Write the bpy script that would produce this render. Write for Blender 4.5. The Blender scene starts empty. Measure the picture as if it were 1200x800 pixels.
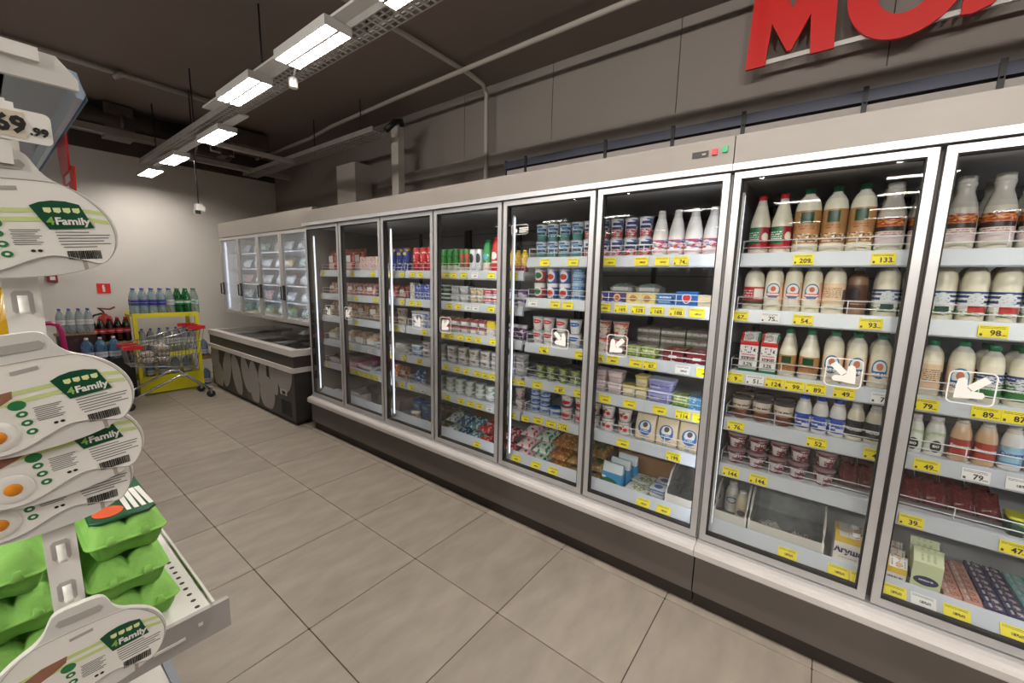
import bpy, math, random
from mathutils import Matrix, Vector
random.seed(7)
PI = math.pi
sc = bpy.context.scene
COL = sc.collection
# ------------------------------------------------------------------ camera
cam_d = bpy.data.cameras.new('camera')
cam_d.sensor_width = 36.0
cam_d.lens = 475.02 * 36 / 1200
cam_d.clip_start = 0.05
cam = bpy.data.objects.new('camera', cam_d)
COL.objects.link(cam)
def cam_axes(yaw, pitch, roll):
    cy, sy, cp, sp = math.cos(yaw), math.sin(yaw), math.cos(pitch), math.sin(pitch)
    f = Vector((sy*cp, cy*cp, sp)); r = Vector((cy, -sy, 0)); u = r.cross(f)
    cr, sr = math.cos(roll), math.sin(roll)
    return r*cr + u*sr, u*cr - r*sr, f
_r, _u, _f = cam_axes(0.920087, -0.147665, 0.023487)
cam.matrix_world = Matrix(((_r.x, _u.x, -_f.x, 0), (_r.y, _u.y, -_f.y, 0), (_r.z, _u.z, -_f.z, 1.5632), (0, 0, 0, 1)))
sc.camera = cam
# ------------------------------------------------------------------ world, exposure
w = bpy.data.worlds.new('world'); sc.world = w; w.use_nodes = True
w.node_tree.nodes['Background'].inputs[0].default_value = (1, .93, .86, 1)
w.node_tree.nodes['Background'].inputs[1].default_value = 0.0
sc.view_settings.view_transform = 'Standard'
sc.view_settings.look = 'None'
sc.view_settings.gamma = 1
sc.view_settings.use_curve_mapping = False
sc.view_settings.exposure = 0.2
LAMP = 74.0
SPOT = 185.0       # watts of each track spot aimed at the fridge wall        # emission of the louvre luminaires
LEDS = 7.0         # emission of the strips inside the cabinets
sc.cycles.max_bounces = 8
sc.cycles.transparent_max_bounces = 24
sc.cycles.diffuse_bounces = 4
sc.cycles.caustics_reflective = False
sc.cycles.caustics_refractive = False
sc.cycles.sample_clamp_indirect = 4
# ------------------------------------------------------------------ materials
MATS = {}
def srgb(c):
    return tuple((x/12.92 if x <= .04045 else ((x+.055)/1.055)**2.4) for x in [v/255 for v in c]) + (1,)
def mat(name, c, rough=.5, metal=0, noise=0, nscale=8, bump=0, bscale=60, emit=0, coat=0, stretch=None, spec=.5):
    if name in MATS: return MATS[name]
    m = bpy.data.materials.new(name); m.use_nodes = True; MATS[name] = m
    nt = m.node_tree; b = nt.nodes['Principled BSDF']; L = nt.links
    col = srgb(c)
    b.inputs['Base Color'].default_value = col
    b.inputs['Roughness'].default_value = rough
    b.inputs['Metallic'].default_value = metal
    b.inputs['Coat Weight'].default_value = coat
    b.inputs['Specular IOR Level'].default_value = spec
    m.diffuse_color = col
    tc = nt.nodes.new('ShaderNodeTexCoord')
    vec = tc.outputs['Object']
    if stretch:
        mp = nt.nodes.new('ShaderNodeMapping'); mp.inputs['Scale'].default_value = stretch
        L.new(vec, mp.inputs[0]); vec = mp.outputs[0]
    if noise:
        n = nt.nodes.new('ShaderNodeTexNoise'); n.inputs['Scale'].default_value = nscale; n.inputs['Detail'].default_value = 5
        L.new(vec, n.inputs['Vector'])
        r = nt.nodes.new('ShaderNodeMapRange'); r.inputs[1].default_value = .3; r.inputs[2].default_value = .7
        r.inputs[3].default_value = 1-noise; r.inputs[4].default_value = 1+noise
        L.new(n.outputs[0], r.inputs[0])
        mx = nt.nodes.new('ShaderNodeVectorMath'); mx.operation = 'SCALE'
        mx.inputs[0].default_value = col[:3]; L.new(r.outputs[0], mx.inputs['Scale'])
        L.new(mx.outputs[0], b.inputs['Base Color'])
    if bump:
        n = nt.nodes.new('ShaderNodeTexNoise'); n.inputs['Scale'].default_value = bscale; n.inputs['Detail'].default_value = 4
        L.new(vec, n.inputs['Vector'])
        bp = nt.nodes.new('ShaderNodeBump'); bp.inputs['Strength'].default_value = bump; bp.inputs['Distance'].default_value = .004
        L.new(n.outputs[0], bp.inputs['Height']); L.new(bp.outputs[0], b.inputs['Normal'])
    if emit:
        b.inputs['Emission Color'].default_value = col; b.inputs['Emission Strength'].default_value = emit
    return m
def glass(name, tint=(1, 1, 1), refl=.06, frost=0, frostcol=(220, 225, 225)):
    """thin pane: see-through with a Schlick mirror on top, casts no caustic shadow"""
    if name in MATS: return MATS[name]
    m = bpy.data.materials.new(name); m.use_nodes = True; MATS[name] = m
    nt = m.node_tree; nt.nodes.clear(); L = nt.links; N = nt.nodes.new
    out = N('ShaderNodeOutputMaterial'); tr = N('ShaderNodeBsdfTransparent'); tr.inputs[0].default_value = tint + (1,)
    gl = N('ShaderNodeBsdfGlossy'); gl.inputs['Roughness'].default_value = .01
    lw = N('ShaderNodeLayerWeight'); lw.inputs[0].default_value = .5
    p = N('ShaderNodeMath'); p.operation = 'POWER'; p.inputs[1].default_value = 4; L.new(lw.outputs['Facing'], p.inputs[0])
    ma = N('ShaderNodeMath'); ma.operation = 'MULTIPLY_ADD'; ma.inputs[1].default_value = 1-refl; ma.inputs[2].default_value = refl
    L.new(p.outputs[0], ma.inputs[0])
    mx = N('ShaderNodeMixShader'); L.new(ma.outputs[0], mx.inputs[0])
    base = tr
    if frost:
        df = N('ShaderNodeBsdfDiffuse'); df.inputs[0].default_value = srgb(frostcol)
        tl = N('ShaderNodeBsdfTranslucent'); tl.inputs[0].default_value = srgb(frostcol)
        ad = N('ShaderNodeMixShader'); ad.inputs[0].default_value = .5; L.new(df.outputs[0], ad.inputs[1]); L.new(tl.outputs[0], ad.inputs[2])
        nz = N('ShaderNodeTexNoise'); nz.inputs['Scale'].default_value = 3
        mr = N('ShaderNodeMapRange'); mr.inputs[1].default_value = .3; mr.inputs[2].default_value = .7
        mr.inputs[3].default_value = frost*.7; mr.inputs[4].default_value = min(1, frost*1.3); L.new(nz.outputs[0], mr.inputs[0])
        m2 = N('ShaderNodeMixShader'); L.new(mr.outputs[0], m2.inputs[0]); L.new(tr.outputs[0], m2.inputs[1]); L.new(ad.outputs[0], m2.inputs[2])
        base = m2
    L.new(base.outputs[0], mx.inputs[1]); L.new(gl.outputs[0], mx.inputs[2]); L.new(mx.outputs[0], out.inputs[0])
    return m
def pm(name, base, layers=(), rough=.35, coat=0):
    """printed surface: layers drawn over a base colour in the mesh's UV (u round the pack, 0.5 at the front; v up)"""
    if name in MATS: return MATS[name]
    m = bpy.data.materials.new(name); m.use_nodes = True; MATS[name] = m
    nt = m.node_tree; b = nt.nodes['Principled BSDF']; L = nt.links
    def N(t, op=None, a=None, bb=None):
        n = nt.nodes.new(t)
        if op: n.operation = op
        for i, s in enumerate((a, bb)):
            if s is None: continue
            if isinstance(s, (int, float)): n.inputs[i].default_value = s
            else: L.new(s, n.inputs[i])
        return n.outputs[0]
    M = lambda op, a, bb=None: N('ShaderNodeMath', op, a, bb)
    uv = nt.nodes.new('ShaderNodeUVMap'); sp = nt.nodes.new('ShaderNodeSeparateXYZ'); L.new(uv.outputs[0], sp.inputs[0])
    U, V = sp.outputs[0], sp.outputs[1]
    b.inputs['Roughness'].default_value = rough; b.inputs['Coat Weight'].default_value = coat
    cur = None
    col0 = srgb(base); m.diffuse_color = col0
    def rng(x, a, c): return M('MULTIPLY', M('GREATER_THAN', x, a), M('LESS_THAN', x, c))
    for ly in layers:
        k = ly[0]
        if k == 'band': f = rng(V, ly[1], ly[2]); c = ly[3]
        elif k == 'rect': f = M('MULTIPLY', rng(U, ly[1], ly[2]), rng(V, ly[3], ly[4])); c = ly[5]
        elif k == 'ell':
            a = M('DIVIDE', M('SUBTRACT', U, ly[1]), ly[3]); d = M('DIVIDE', M('SUBTRACT', V, ly[2]), ly[4])
            f = M('LESS_THAN', M('ADD', M('MULTIPLY', a, a), M('MULTIPLY', d, d)), 1.0); c = ly[5]
        elif k == 'txt':      # rows of illegible small print
            u0, u1, v0, v1, c, rows = ly[1:7]
            mp = nt.nodes.new('ShaderNodeMapping'); mp.inputs['Scale'].default_value = (40, rows/(v1-v0), 1); L.new(uv.outputs[0], mp.inputs[0])
            nz = nt.nodes.new('ShaderNodeTexNoise'); nz.inputs['Scale'].default_value = 1.3; L.new(mp.outputs[0], nz.inputs[0])
            fr = M('FRACT', M('MULTIPLY', M('SUBTRACT', V, v0), rows/(v1-v0)))
            f = M('MULTIPLY', M('MULTIPLY', M('GREATER_THAN', nz.outputs[0], .47), rng(fr, .25, .75)), M('MULTIPLY', rng(U, u0, u1), rng(V, v0, v1)))
        elif k == 'noise':    # blotches: (scale, threshold, colour[, v0, v1])
            nz = nt.nodes.new('ShaderNodeTexNoise'); nz.inputs['Scale'].default_value = ly[1]; nz.inputs['Detail'].default_value = 3
            if len(ly) > 6:
                oi = nt.nodes.new('ShaderNodeObjectInfo'); ad = nt.nodes.new('ShaderNodeVectorMath'); L.new(uv.outputs[0], ad.inputs[0]); L.new(oi.outputs['Random'], ad.inputs[1]); L.new(ad.outputs[0], nz.inputs[0])
            else: L.new(uv.outputs[0], nz.inputs[0])
            f = M('GREATER_THAN', nz.outputs[0], ly[2]); c = ly[3]
            if len(ly) > 5: f = M('MULTIPLY', f, rng(V, ly[4], ly[5]))
        elif k == 'bars':     # barcode
            u0, u1, v0, v1, c, n = ly[1:7]
            wn = nt.nodes.new('ShaderNodeTexWhiteNoise'); wn.noise_dimensions = '1D'
            L.new(M('FLOOR', M('MULTIPLY', U, n)), wn.inputs['W'])
            f = M('MULTIPLY', M('GREATER_THAN', wn.outputs[0], .45), M('MULTIPLY', rng(U, u0, u1), rng(V, v0, v1)))
        mx = nt.nodes.new('ShaderNodeMix'); mx.data_type = 'RGBA'
        L.new(f, mx.inputs[0])
        if cur is None: mx.inputs[6].default_value = col0
        else: L.new(cur, mx.inputs[6])
        mx.inputs[7].default_value = srgb(c); cur = mx.outputs[2]
    if cur is None: b.inputs['Base Color'].default_value = col0
    else: L.new(cur, b.inputs['Base Color'])
    return m
# ------------------------------------------------------------------ mesh building
ORG = {}
class MB:
    def __init__(s): s.v = []; s.f = []; s.uv = []; s.mi = []; s.sm = []
    def face(s, idx, uvs=None, mi=0, sm=False):
        s.f.append(idx); s.mi.append(mi); s.sm.append(sm)
        s.uv.append(uvs or [(0, 0), (1, 0), (1, 1), (0, 1), (.5, .5), (.5, .5)][:len(idx)] if len(idx) <= 6 else uvs or [(.5, .5)]*len(idx))
    def box(s, x0, x1, y0, y1, z0, z1, mi=0):
        o = len(s.v)
        s.v += [(x0, y0, z0), (x1, y0, z0), (x1, y1, z0), (x0, y1, z0), (x0, y0, z1), (x1, y0, z1), (x1, y1, z1), (x0, y1, z1)]
        for q in ((0, 1, 5, 4), (1, 2, 6, 5), (2, 3, 7, 6), (3, 0, 4, 7), (4, 5, 6, 7), (3, 2, 1, 0)):
            s.face([o+i for i in q], None, mi)
        return s
    def loft(s, rings, c0=True, c1=True, mi=0, sm=True, closed=True, vs=None):
        n = len(rings[0]); o = len(s.v)
        for r in rings: s.v += [tuple(p) for p in r]
        zs = vs or [r[0][2] for r in rings]
        if not vs:
            a, b = min(zs), max(zs); zs = [(z-a)/(b-a) if b > a else i/(len(rings)-1) for i, z in enumerate(zs)]
        R0 = [Vector(p) for p in rings[len(rings)//2]]
        cum = [0.0]
        for j in range(n): cum.append(cum[-1] + (R0[(j+1) % n]-R0[j]).length)
        off = max(0.0, R0[0].y) if abs(R0[0].z-R0[n//2].z) < 1e-6 and abs(R0[0].y) < .5 else 0.0
        us = [(c+off)/max(cum[-1], 1e-9) for c in cum]     # u runs with the girth, 0.5 at the middle of the front
        for i in range(len(rings)-1):
            for j in range(n if closed else n-1):
                k = (j+1) % n
                s.face([o+i*n+j, o+i*n+k, o+(i+1)*n+k, o+(i+1)*n+j],
                       [(us[j], zs[i]), (us[j+1], zs[i]), (us[j+1], zs[i+1]), (us[j], zs[i+1])], mi, sm)
        def flat(r):
            xs = [p[0] for p in r]; ys = [p[1] for p in r]; a, b, c, d = min(xs), max(xs), min(ys), max(ys)
            return [((d-p[1])/max(d-c, 1e-9), (p[0]-a)/max(b-a, 1e-9)) for p in r]
        if c0: s.face([o+j for j in reversed(range(n))], flat(rings[0])[::-1], mi)
        if c1: s.face([o+(len(rings)-1)*n+j for j in range(n)], flat(rings[-1]), mi)
        return s
    def rev(s, prof, n=16, c0=True, c1=True, mi=0, cx=0, cy=0, sm=True, vs=None):
        rings = [[(cx+r*math.cos(2*PI*j/n), cy-r*math.sin(2*PI*j/n)*-1, z) for j in range(n)] for r, z in prof]
        return s.loft(rings, c0, c1, mi, sm, True, vs)
    def tube(s, pts, r, n=8, caps=True, mi=0):
        rings = []
        P = [Vector(p) for p in pts]
        for i, p in enumerate(P):
            d = (P[min(i+1, len(P)-1)] - P[max(i-1, 0)]).normalized()
            a = d.cross(Vector((0, 0, 1)) if abs(d.z) < .9 else Vector((1, 0, 0))).normalized(); b = d.cross(a)
            rings.append([tuple(p + (a*math.cos(2*PI*j/n) + b*math.sin(2*PI*j/n))*r) for j in range(n)])
        return s.loft(rings, caps, caps, mi, True, True, [i/(len(P)-1) for i in range(len(P))])
    def prism(s, poly, x0, x1, axis='x', mi=0):
        """polygon in the plane across `axis`, extruded x0..x1 ; UV = normalised polygon coordinates"""
        o = len(s.v); n = len(poly)
        mk = {'x': lambda a, b, t: (t, a, b), 'y': lambda a, b, t: (a, t, b), 'z': lambda a, b, t: (a, b, t)}[axis]
        A = [p[0] for p in poly]; B = [p[1] for p in poly]; a0, a1, b0, b1 = min(A), max(A), min(B), max(B)
        uv = [((p[0]-a0)/(a1-a0), (p[1]-b0)/(b1-b0)) for p in poly]
        for t in (x0, x1): s.v += [mk(p[0], p[1], t) for p in poly]
        s.face(list(range(o, o+n)), uv, mi); s.face([o+n+i for i in reversed(range(n))], uv[::-1], mi)
        for i in range(n):
            k = (i+1) % n; s.face([o+k, o+i, o+n+i, o+n+k], None, mi)
        return s
    def mesh(s, name, mats):
        me = bpy.data.meshes.new(name); me.from_pydata(s.v, [], s.f)
        l = me.uv_layers.new(name='UVMap'); flat = [c for f in s.uv for p in f for c in p]; l.data.foreach_set('uv', flat)
        for m in mats: me.materials.append(m)
        me.polygons.foreach_set('material_index', s.mi); me.polygons.foreach_set('use_smooth', s.sm)
        me.update(); return me
    def build(s, name, m, parent=None, **kw):
        if parent is not None and ORG.get(parent.name) is not None:
            o = ORG[parent.name]; s.v = [(x-o[0], y-o[1], z-o[2]) for x, y, z in s.v]
        return link(name, s.mesh(name, m if isinstance(m, (list, tuple)) else [m]), parent, **kw)
def link(name, me, parent=None, label=None, cat=None, group=None, kind=None, loc=None, org=None):
    ob = bpy.data.objects.new(name, me); COL.objects.link(ob)
    if parent is not None:
        ob.parent = parent
        if ORG.get(parent.name) is not None: ORG[ob.name] = ORG[parent.name]
    if loc: ob.location = loc
    tag(ob, label, cat, group, kind); return ob
def tag(o, label=None, cat=None, group=None, kind=None):
    if label:
        o['label'] = label
        nw = len(label.split())
        if cat and not 4 <= nw <= 16: print('LABELLEN', nw, label)
    if cat: o['category'] = cat
    if group: o['group'] = group
    if kind: o['kind'] = kind
    return o
def empty(name, loc, label, cat, group=None, world=True):
    o = bpy.data.objects.new(name, None); COL.objects.link(o); o.location = loc; o.empty_display_size = .1
    if world: ORG[o.name] = tuple(loc)
    return tag(o, label, cat, group)
def thing(mb, name, m, loc, label, cat, group=None, rz=0):
    """single-mesh thing built in local coordinates"""
    o = link(name, mb.mesh(name, m if isinstance(m, (list, tuple)) else [m]), None, label, cat, group); o.location = loc; o.rotation_euler[2] = rz; return o
def copy_tree(o, parent=None):
    c = o.copy(); COL.objects.link(c)
    if parent is not None: c.parent = parent
    for ch in list(o.children): copy_tree(ch, c)
    return c
TXT = {}
def text_mesh(s, size, m, align='CENTER', depth=.0004, bold=0):
    """lettering as a mesh lying in local XY (X reading direction)"""
    k = (s, size, m.name, align, bold)
    if k in TXT: return TXT[k]
    c = bpy.data.curves.new('lettering', 'FONT'); c.body = s; c.size = size; c.align_x = align; c.align_y = 'CENTER'
    c.extrude = depth; c.offset = bold; c.resolution_u = 2
    o = bpy.data.objects.new('lettering', c)
    me = bpy.data.meshes.new_from_object(o); bpy.data.objects.remove(o); bpy.data.curves.remove(c)
    me.materials.clear(); me.materials.append(m); TXT[k] = me
    return me
def wrap_text(s, size, m, R, z, bold=0):
    """lettering bent round a cylinder of radius R, reading left to right seen from -X"""
    k = ('wrap', s, size, m.name, R, z)
    if k in TXT: return TXT[k]
    me = text_mesh(s, size, m, bold=bold).copy()
    for v in me.vertices:
        x, y, zz = v.co; a = x/R
        rr = R + zz
        v.co = (-rr*math.cos(a), -rr*math.sin(a), z+y)
    TXT[k] = me; return me
def rrect(hx, hy, r, z, k=3):
    pts = []
    for cx, cy, a0 in ((hx-r, hy-r, 0), (-hx+r, hy-r, 90), (-hx+r, -hy+r, 180), (hx-r, -hy+r, 270)):
        for i in range(k+1):
            a = math.radians(a0 + 90*i/k); pts.append((cx+r*math.cos(a), cy+r*math.sin(a), z))
    return pts
def circ(r, z, n=16): return [(r*math.cos(2*PI*j/n), r*math.sin(2*PI*j/n), z) for j in range(n)]
# ================================================================== palette
M_tile = mat('floor_tile', (157, 148, 137), .42, noise=.14, nscale=4.5, bump=.05, bscale=40, stretch=(.8, 2.2, 1))
M_tile_b = mat('floor_tile_worn', (152, 143, 133), .46, noise=.15, nscale=4.2, bump=.05, bscale=30, stretch=(.8, 2, 1))
M_grout = mat('grout', (62, 50, 44), .9)
M_wallw = mat('white_wall_paint', (226, 223, 218), .8, noise=.04, nscale=1.5)
M_wallg = mat('grey_wall_paint', (138, 130, 124), .75, noise=.07, nscale=.9, stretch=(1, .5, 1.5))
M_ceil = mat('dark_ceiling_paint', (128, 115, 109), .85, noise=.05, nscale=1)
M_dark = mat('dark_upper_paint', (84, 72, 67), .85)
M_fascia = mat('fascia_enamel', (126, 120, 114), .38, noise=.02)
M_alu = mat('satin_aluminium', (192, 192, 194), .34, metal=.5, noise=.03, nscale=20)
M_bump = mat('bumper_plastic', (196, 192, 190), .32)
M_base = mat('graphite_enamel', (88, 81, 77), .45, noise=.04)
M_kick = mat('dark_kick_plate', (40, 30, 26), .6)
M_black = mat('black_plastic', (22, 21, 21), .45)
M_gasket = mat('black_rubber', (30, 28, 28), .7)
M_inner = mat('cabinet_liner', (150, 148, 146), .5, noise=.03)
M_shelf = mat('shelf_enamel', (196, 200, 204), .4)
M_rail = mat('price_rail_plastic', (192, 198, 205), .3)
M_wire = mat('chromed_wire', (216, 216, 218), .3, metal=.15)
M_white = mat('white_plastic', (238, 236, 231), .35)
M_whitemetal = mat('white_enamel', (216, 214, 210), .4)
M_grey = mat('grey_plastic', (150, 149, 148), .5)
M_galv = mat('galvanised_steel', (186, 182, 178), .45, metal=.3, noise=.1, nscale=12)
M_duct = mat('duct_steel', (116, 109, 104), .3, metal=.75, noise=.15, nscale=6)
M_pipe = mat('painted_conduit', (176, 168, 160), .6)
M_red = mat('red_enamel', (200, 24, 30), .4)
M_redsign = mat('red_sign_plastic', (222, 38, 33), .4)
M_yellow = mat('yellow_powder_coat', (226, 216, 36), .45, noise=.04)
M_glass = glass('cabinet_glass', (.97, .98, .98), .05)
M_frost = glass('misted_glass', (.97, .98, 1), .05, frost=.16)
M_led = mat('added_led_fill', (236, 242, 255), .5, emit=LEDS*2.6)
M_ledw = mat('led_strip_dimmed', (236, 242, 255), .5, emit=LEDS*.2)
M_fledfill = mat('freezer_added_fill', (240, 244, 255), .5, emit=LEDS*2.2)
M_tube = mat('luminaire_light', (255, 245, 234), .5, emit=LAMP)
M_trunk = mat('trunking_plastic', (172, 165, 159), .55)
M_trayd = mat('cable_tray_blue_grey', (72, 74, 88), .5, metal=.3)
M_white_decal = mat('white_vinyl', (238, 236, 232), .5)
M_ytag = mat('yellow_card', (236, 219, 30), .55)
M_wtag = mat('white_card', (232, 230, 226), .55)
M_ink = mat('black_ink', (28, 26, 24), .6)
M_green_ink = mat('green_ink', (18, 88, 58), .5)
M_card = mat('brown_cardboard', (150, 112, 78), .8, noise=.08)
M_clear = glass('clear_plastic', (.93, .96, .97), .07, frost=.45)

# ================================================================== setting
XW, YB, ZC = 3.28, 7.68, 3.46
fl = MB().box(-9, XW, -6, YB, -.05, -.004).build('floor', M_grout); tag(fl, kind='structure')
tile_a = MB(); tile_a.loft([rrect(.298, .298, .004, -.004, 1), rrect(.298, .298, .004, -.001, 1), rrect(.2965, .2965, .004, 0, 1)], False, True, sm=False)
tm = tile_a.mesh('tile', [M_tile]); tm2 = tile_a.mesh('tile', [M_tile_b])
for i in range(-8, 3):
    for j in range(-6, 11):
        t = link('tile', tm if (i*7+j*3) % 5 else tm2, fl); t.location = (1.345+i*.6+.3, 1.074+j*.6+.3, 0)
        t.rotation_euler[2] = PI*((i+j) % 2)
for nm, b, m in (('wall_back', (-9, XW, YB, YB+.1, 0, 3.12), M_wallw), ('wall_left', (-9.1, -9, -6, YB, 0, ZC), M_wallw), ('wall_front', (-9, XW, -6.1, -6, 0, ZC), M_wallw),
                 ('ceiling', (-9.1, XW+.2, -6.1, YB+.1, ZC, ZC+.1), M_ceil), ('trim_1', (-9, XW, YB-.01, YB+.1, 3.12, ZC), M_dark)):
    tag(MB().box(*b).build(nm, m), kind='structure')
wr = tag(MB().box(XW, XW+.1, -6, YB, 0, ZC).build('wall_right', mat('panel_joint', (70, 64, 60), .9)), kind='structure')
ys = [-6, -4.8, -3.7, -2.53, -1.37, -.14, 1.02, 2.1, 3.18, 4.3, 5.4, 6.4, YB-.012]
for a, b in zip(ys, ys[1:]):
    MB().box(XW-.012, XW, a+.003, b-.003, 0, ZC-.002).build('wall_panel', M_wallg, wr)
# column casing against the right wall
tag(MB().box(3.03, XW-.013, 4.85, 5.28, 0, 3.0).build('trim_2', mat('column_casing', (206, 200, 193), .7)), kind='structure')

# ================================================================== refrigerated cabinets
XD = 1.98
DOOR_Y = [4.08-.62*i for i in range(10)]
ORDN = ['first', 'second', 'third', 'fourth', 'fifth', 'sixth', 'seventh', 'eighth', 'ninth', 'tenth']
RAIL = {1: (1.713, 1.464, 1.178, .948, .717), 2: (1.713, 1.464, 1.178, .948, .717), 3: (1.63, 1.405, 1.183, .94, .705), 4: (1.63, 1.405, 1.183, .94, .705)}
BAYS = {4: (4.05, 2.715), 3: (2.705, 1.515), 2: (1.505, .395), 1: (.325, -.875), 0: (-.885, -1.48)}
def arrow(mb, cy, cz, s, left, x=1.9745):
    """chunky white arrow pointing down-left or down-right in a rounded outline"""
    k = 1 if left else -1          # left on screen = +Y
    P = lambda a, b: (cy + k*a*s, cz + b*s)
    shaft = [(-.42, .30), (-.28, .42), (.10, .10), (.02, -.05), (-.08, -.08)]
    mb.prism([P(*p) for p in [(-.45, .28), (-.27, .44), (.12, .06), (-.06, -.12)]], x-.0008, x, 'x')
    mb.prism([P(*p) for p in [(.40, -.40), (.38, .10), (.34, .30), (.22, .36), (.12, .28), (.10, .0), (0, -.1), (-.28, -.12), (-.36, -.22), (-.30, -.34)]], x-.0008, x, 'x')
def outline(mb, cy, cz, hy, hz, r, t, x):
    o = [(cy+p[0], cz+p[1]) for p in rrect(hy, hz, r, 0, 4)]; i = [(cy+p[0], cz+p[1]) for p in rrect(hy-t, hz-t, r-t*.6, 0, 4)]
    n = len(o)
    for j in range(n):
        k = (j+1) % n; mb.prism([o[j], o[k], i[k], i[j]], x-.0008, x, 'x')
def cabinet(y1, y0, ndoor, d0, bays, label, seam):
    """y1 = far end, y0 = near end"""
    root = empty('refrigerated_cabinet', (XD, (y0+y1)/2, 0), label, 'fridge', 'glass-door wall fridges')
    B = lambda n, m, *bx: MB().box(*bx).build(n, m, root)
    B('top_fascia', M_fascia, 1.965, 2.02, y0+.002, y1-.002, 2.068, 2.18)
    B('fascia_trim', M_alu, 1.958, 2.02, y0+.001, y1-.001, 2.04, 2.066)
    B('roof_panel', mat('roof_liner', (206, 204, 202), .5), 2.02, 2.98, y0+.002, y1-.002, 2.03, 2.10)
    B('base_panel', M_base, 1.968, 2.9, y0+.003, y1-.003, .085, .285)
    p = MB(); p.prism([(1.965, .285), (1.94, .287), (1.928, .297), (1.926, .325), (1.932, .338), (1.945, .345), (1.965, .348), (2.0, .348), (2.0, .285)], y0+.001, y1-.001, 'y').build('bumper_rail', M_bump, root)
    B('kick_plate', M_kick, 2.0, 2.06, y0+.003, y1-.003, 0, .085)
    B('door_sill', M_alu, 1.972, 2.03, y0+.003, y1-.003, .348, .362)
    B('back_panel', M_inner, 2.86, 2.98, y0+.002, y1-.002, .285, 2.03)
    B('deck', M_shelf, 2.03, 2.86, y0+.003, y1-.003, .285, .335)
    # perforated grooves at the rear of the liner
    for z in (1.98, 1.86, 1.74, 1.62, 1.36, 1.1, .85, .6): B('liner_rib', mat('liner_rib', (104, 102, 101), .6), 2.852, 2.861, y0+.01, y1-.01, z-.004, z+.004)
    for e in (y1-.03, y0+.001):
        B('end_panel', M_fascia if e > 3 else M_inner, 2.005, 2.99, e, e+.029, .285, 2.03)
    for k in bays:
        ya, yb = BAYS[k]
        if ya > y1: continue
        zr = RAIL.get(k, RAIL[1])
        up = MB()
        for yy in (ya-.02, (ya+yb)/2, yb+.02): up.box(2.835, 2.853, yy-.015, yy+.015, .34, 2.02)
        up.build('shelf_upright', M_black, root)
        for z in zr:
            sh = MB().box(2.118, 2.66 if z > 1.5 else 2.74, yb+.008, ya-.008, z-.03, z-.008).build('shelf', M_shelf, root)
            rl = MB(); rl.prism([(2.118, z), (2.108, z-.002), (2.098, z-.058), (2.104, z-.064), (2.118, z-.06)], yb+.008, ya-.008, 'y').build('price_rail', M_rail, sh)
            wg = MB()
            for h in (.022, .052): wg.tube([(2.122, yb+.012, z+h), (2.122, ya-.012, z+h)], .0022, 5)
            n = 6
            for i in range(n+1):
                yy = yb+.012+(ya-yb-.024)*i/n; wg.tube([(2.122, yy, z-.01), (2.122, yy, z+.052)], .002, 5)
            for yy in (yb+.011, ya-.011): wg.tube([(2.122, yy, z+.052), (2.26, yy, z+.052), (2.30, yy, z-.005)], .002, 5)
            wg.build('wire_guard', M_wire, sh)
        # light strip just behind the frame at the far edge of each bay
        ma, mb_ = {4: (4.065, 2.84), 3: (2.84, 1.6), 2: (1.6, .36), 1: (.36, -.88), 0: (-.88, -1.49)}[k]
        ld = MB().box(2.034, 2.056, ma-.043, ma-.034, .42, 1.96).box(2.034, 2.037, ma-.046, ma-.043, .42, 1.96).build('light_housing', M_whitemetal, root)
        MB().box(2.040, 2.049, ma-.046, ma-.043, .43, 1.95).build('led_strip', M_ledw, ld)
        ld = MB().box(2.034, 2.056, mb_+.034, mb_+.040, .42, 1.96).build('light_housing', M_whitemetal, root)
        MB().box(2.040, 2.052, mb_+.04, mb_+.043, .43, 1.95).build('led_strip', M_led, ld)  # added near-edge strip, turned out of view, to brighten the shelves
    for i in range(ndoor):
        a = y1-.62*i; b = a-.62
        if i == 0 and a > 4: a -= .012
        yo, yi = a-.008, b+.008
        f = MB()
        x0, x1, z0, z1 = XD-.004, XD+.03, .366, 2.034
        f.box(x0, x1, yo-.026, yo, z0, z1).box(x0, x1, yi, yi+.026, z0, z1)
        f.box(x0, x1, yi+.026, yo-.026, z1-.026, z1).box(x0, x1, yi+.026, yo-.026, z0, z0+.03)
        d = f.build('glass_door', M_alu, root)
        g = MB(); 
        for q in ((yo-.031, yo-.026), (yi+.026, yi+.031)): g.box(x0+.004, x1+.004, q[0], q[1], z0+.03, z1-.026)
        g.box(x0+.004, x1+.004, yi+.031, yo-.031, z0+.03, z0+.035).box(x0+.004, x1+.004, yi+.031, yo-.031, z1-.031, z1-.026)
        g.build('door_gasket', M_gasket, d)
        MB().box(XD+.004, XD+.009, yi+.028, yo-.028, z0+.033, z1-.029).build('glass_pane', M_glass, d)
        MB().box(2.012, 2.03, a-.02, a+.02, .37, 2.03).build('mullion', mat('mullion_dark', (74, 66, 62), .5), root) if i else None
        no = d0+i
        spec = {0: (3.693, 1.245, .1, 0), 1: (3.356, 1.245, .1, 1), 2: (2.411, 1.245, .1, 0), 3: (2.106, 1.245, .1, 1), 4: (1.168, 1.245, .1, 0), 5: (.826, 1.245, .1, 1), 6: (-.09, 1.245, .1, 0), 7: (-.423, 1.245, .1, 1)}.get(no)
        if spec:
            dc = MB(); arrow(dc, spec[0], spec[1], spec[2]*.95, spec[3], XD+.0035); outline(dc, spec[0], spec[1], spec[2]*.56, spec[2]*.56, spec[2]*.16, .0035, XD+.0035)
            dc.build('arrow_decal', M_white_decal, d, label='white arrow decal in a rounded outline')
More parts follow.
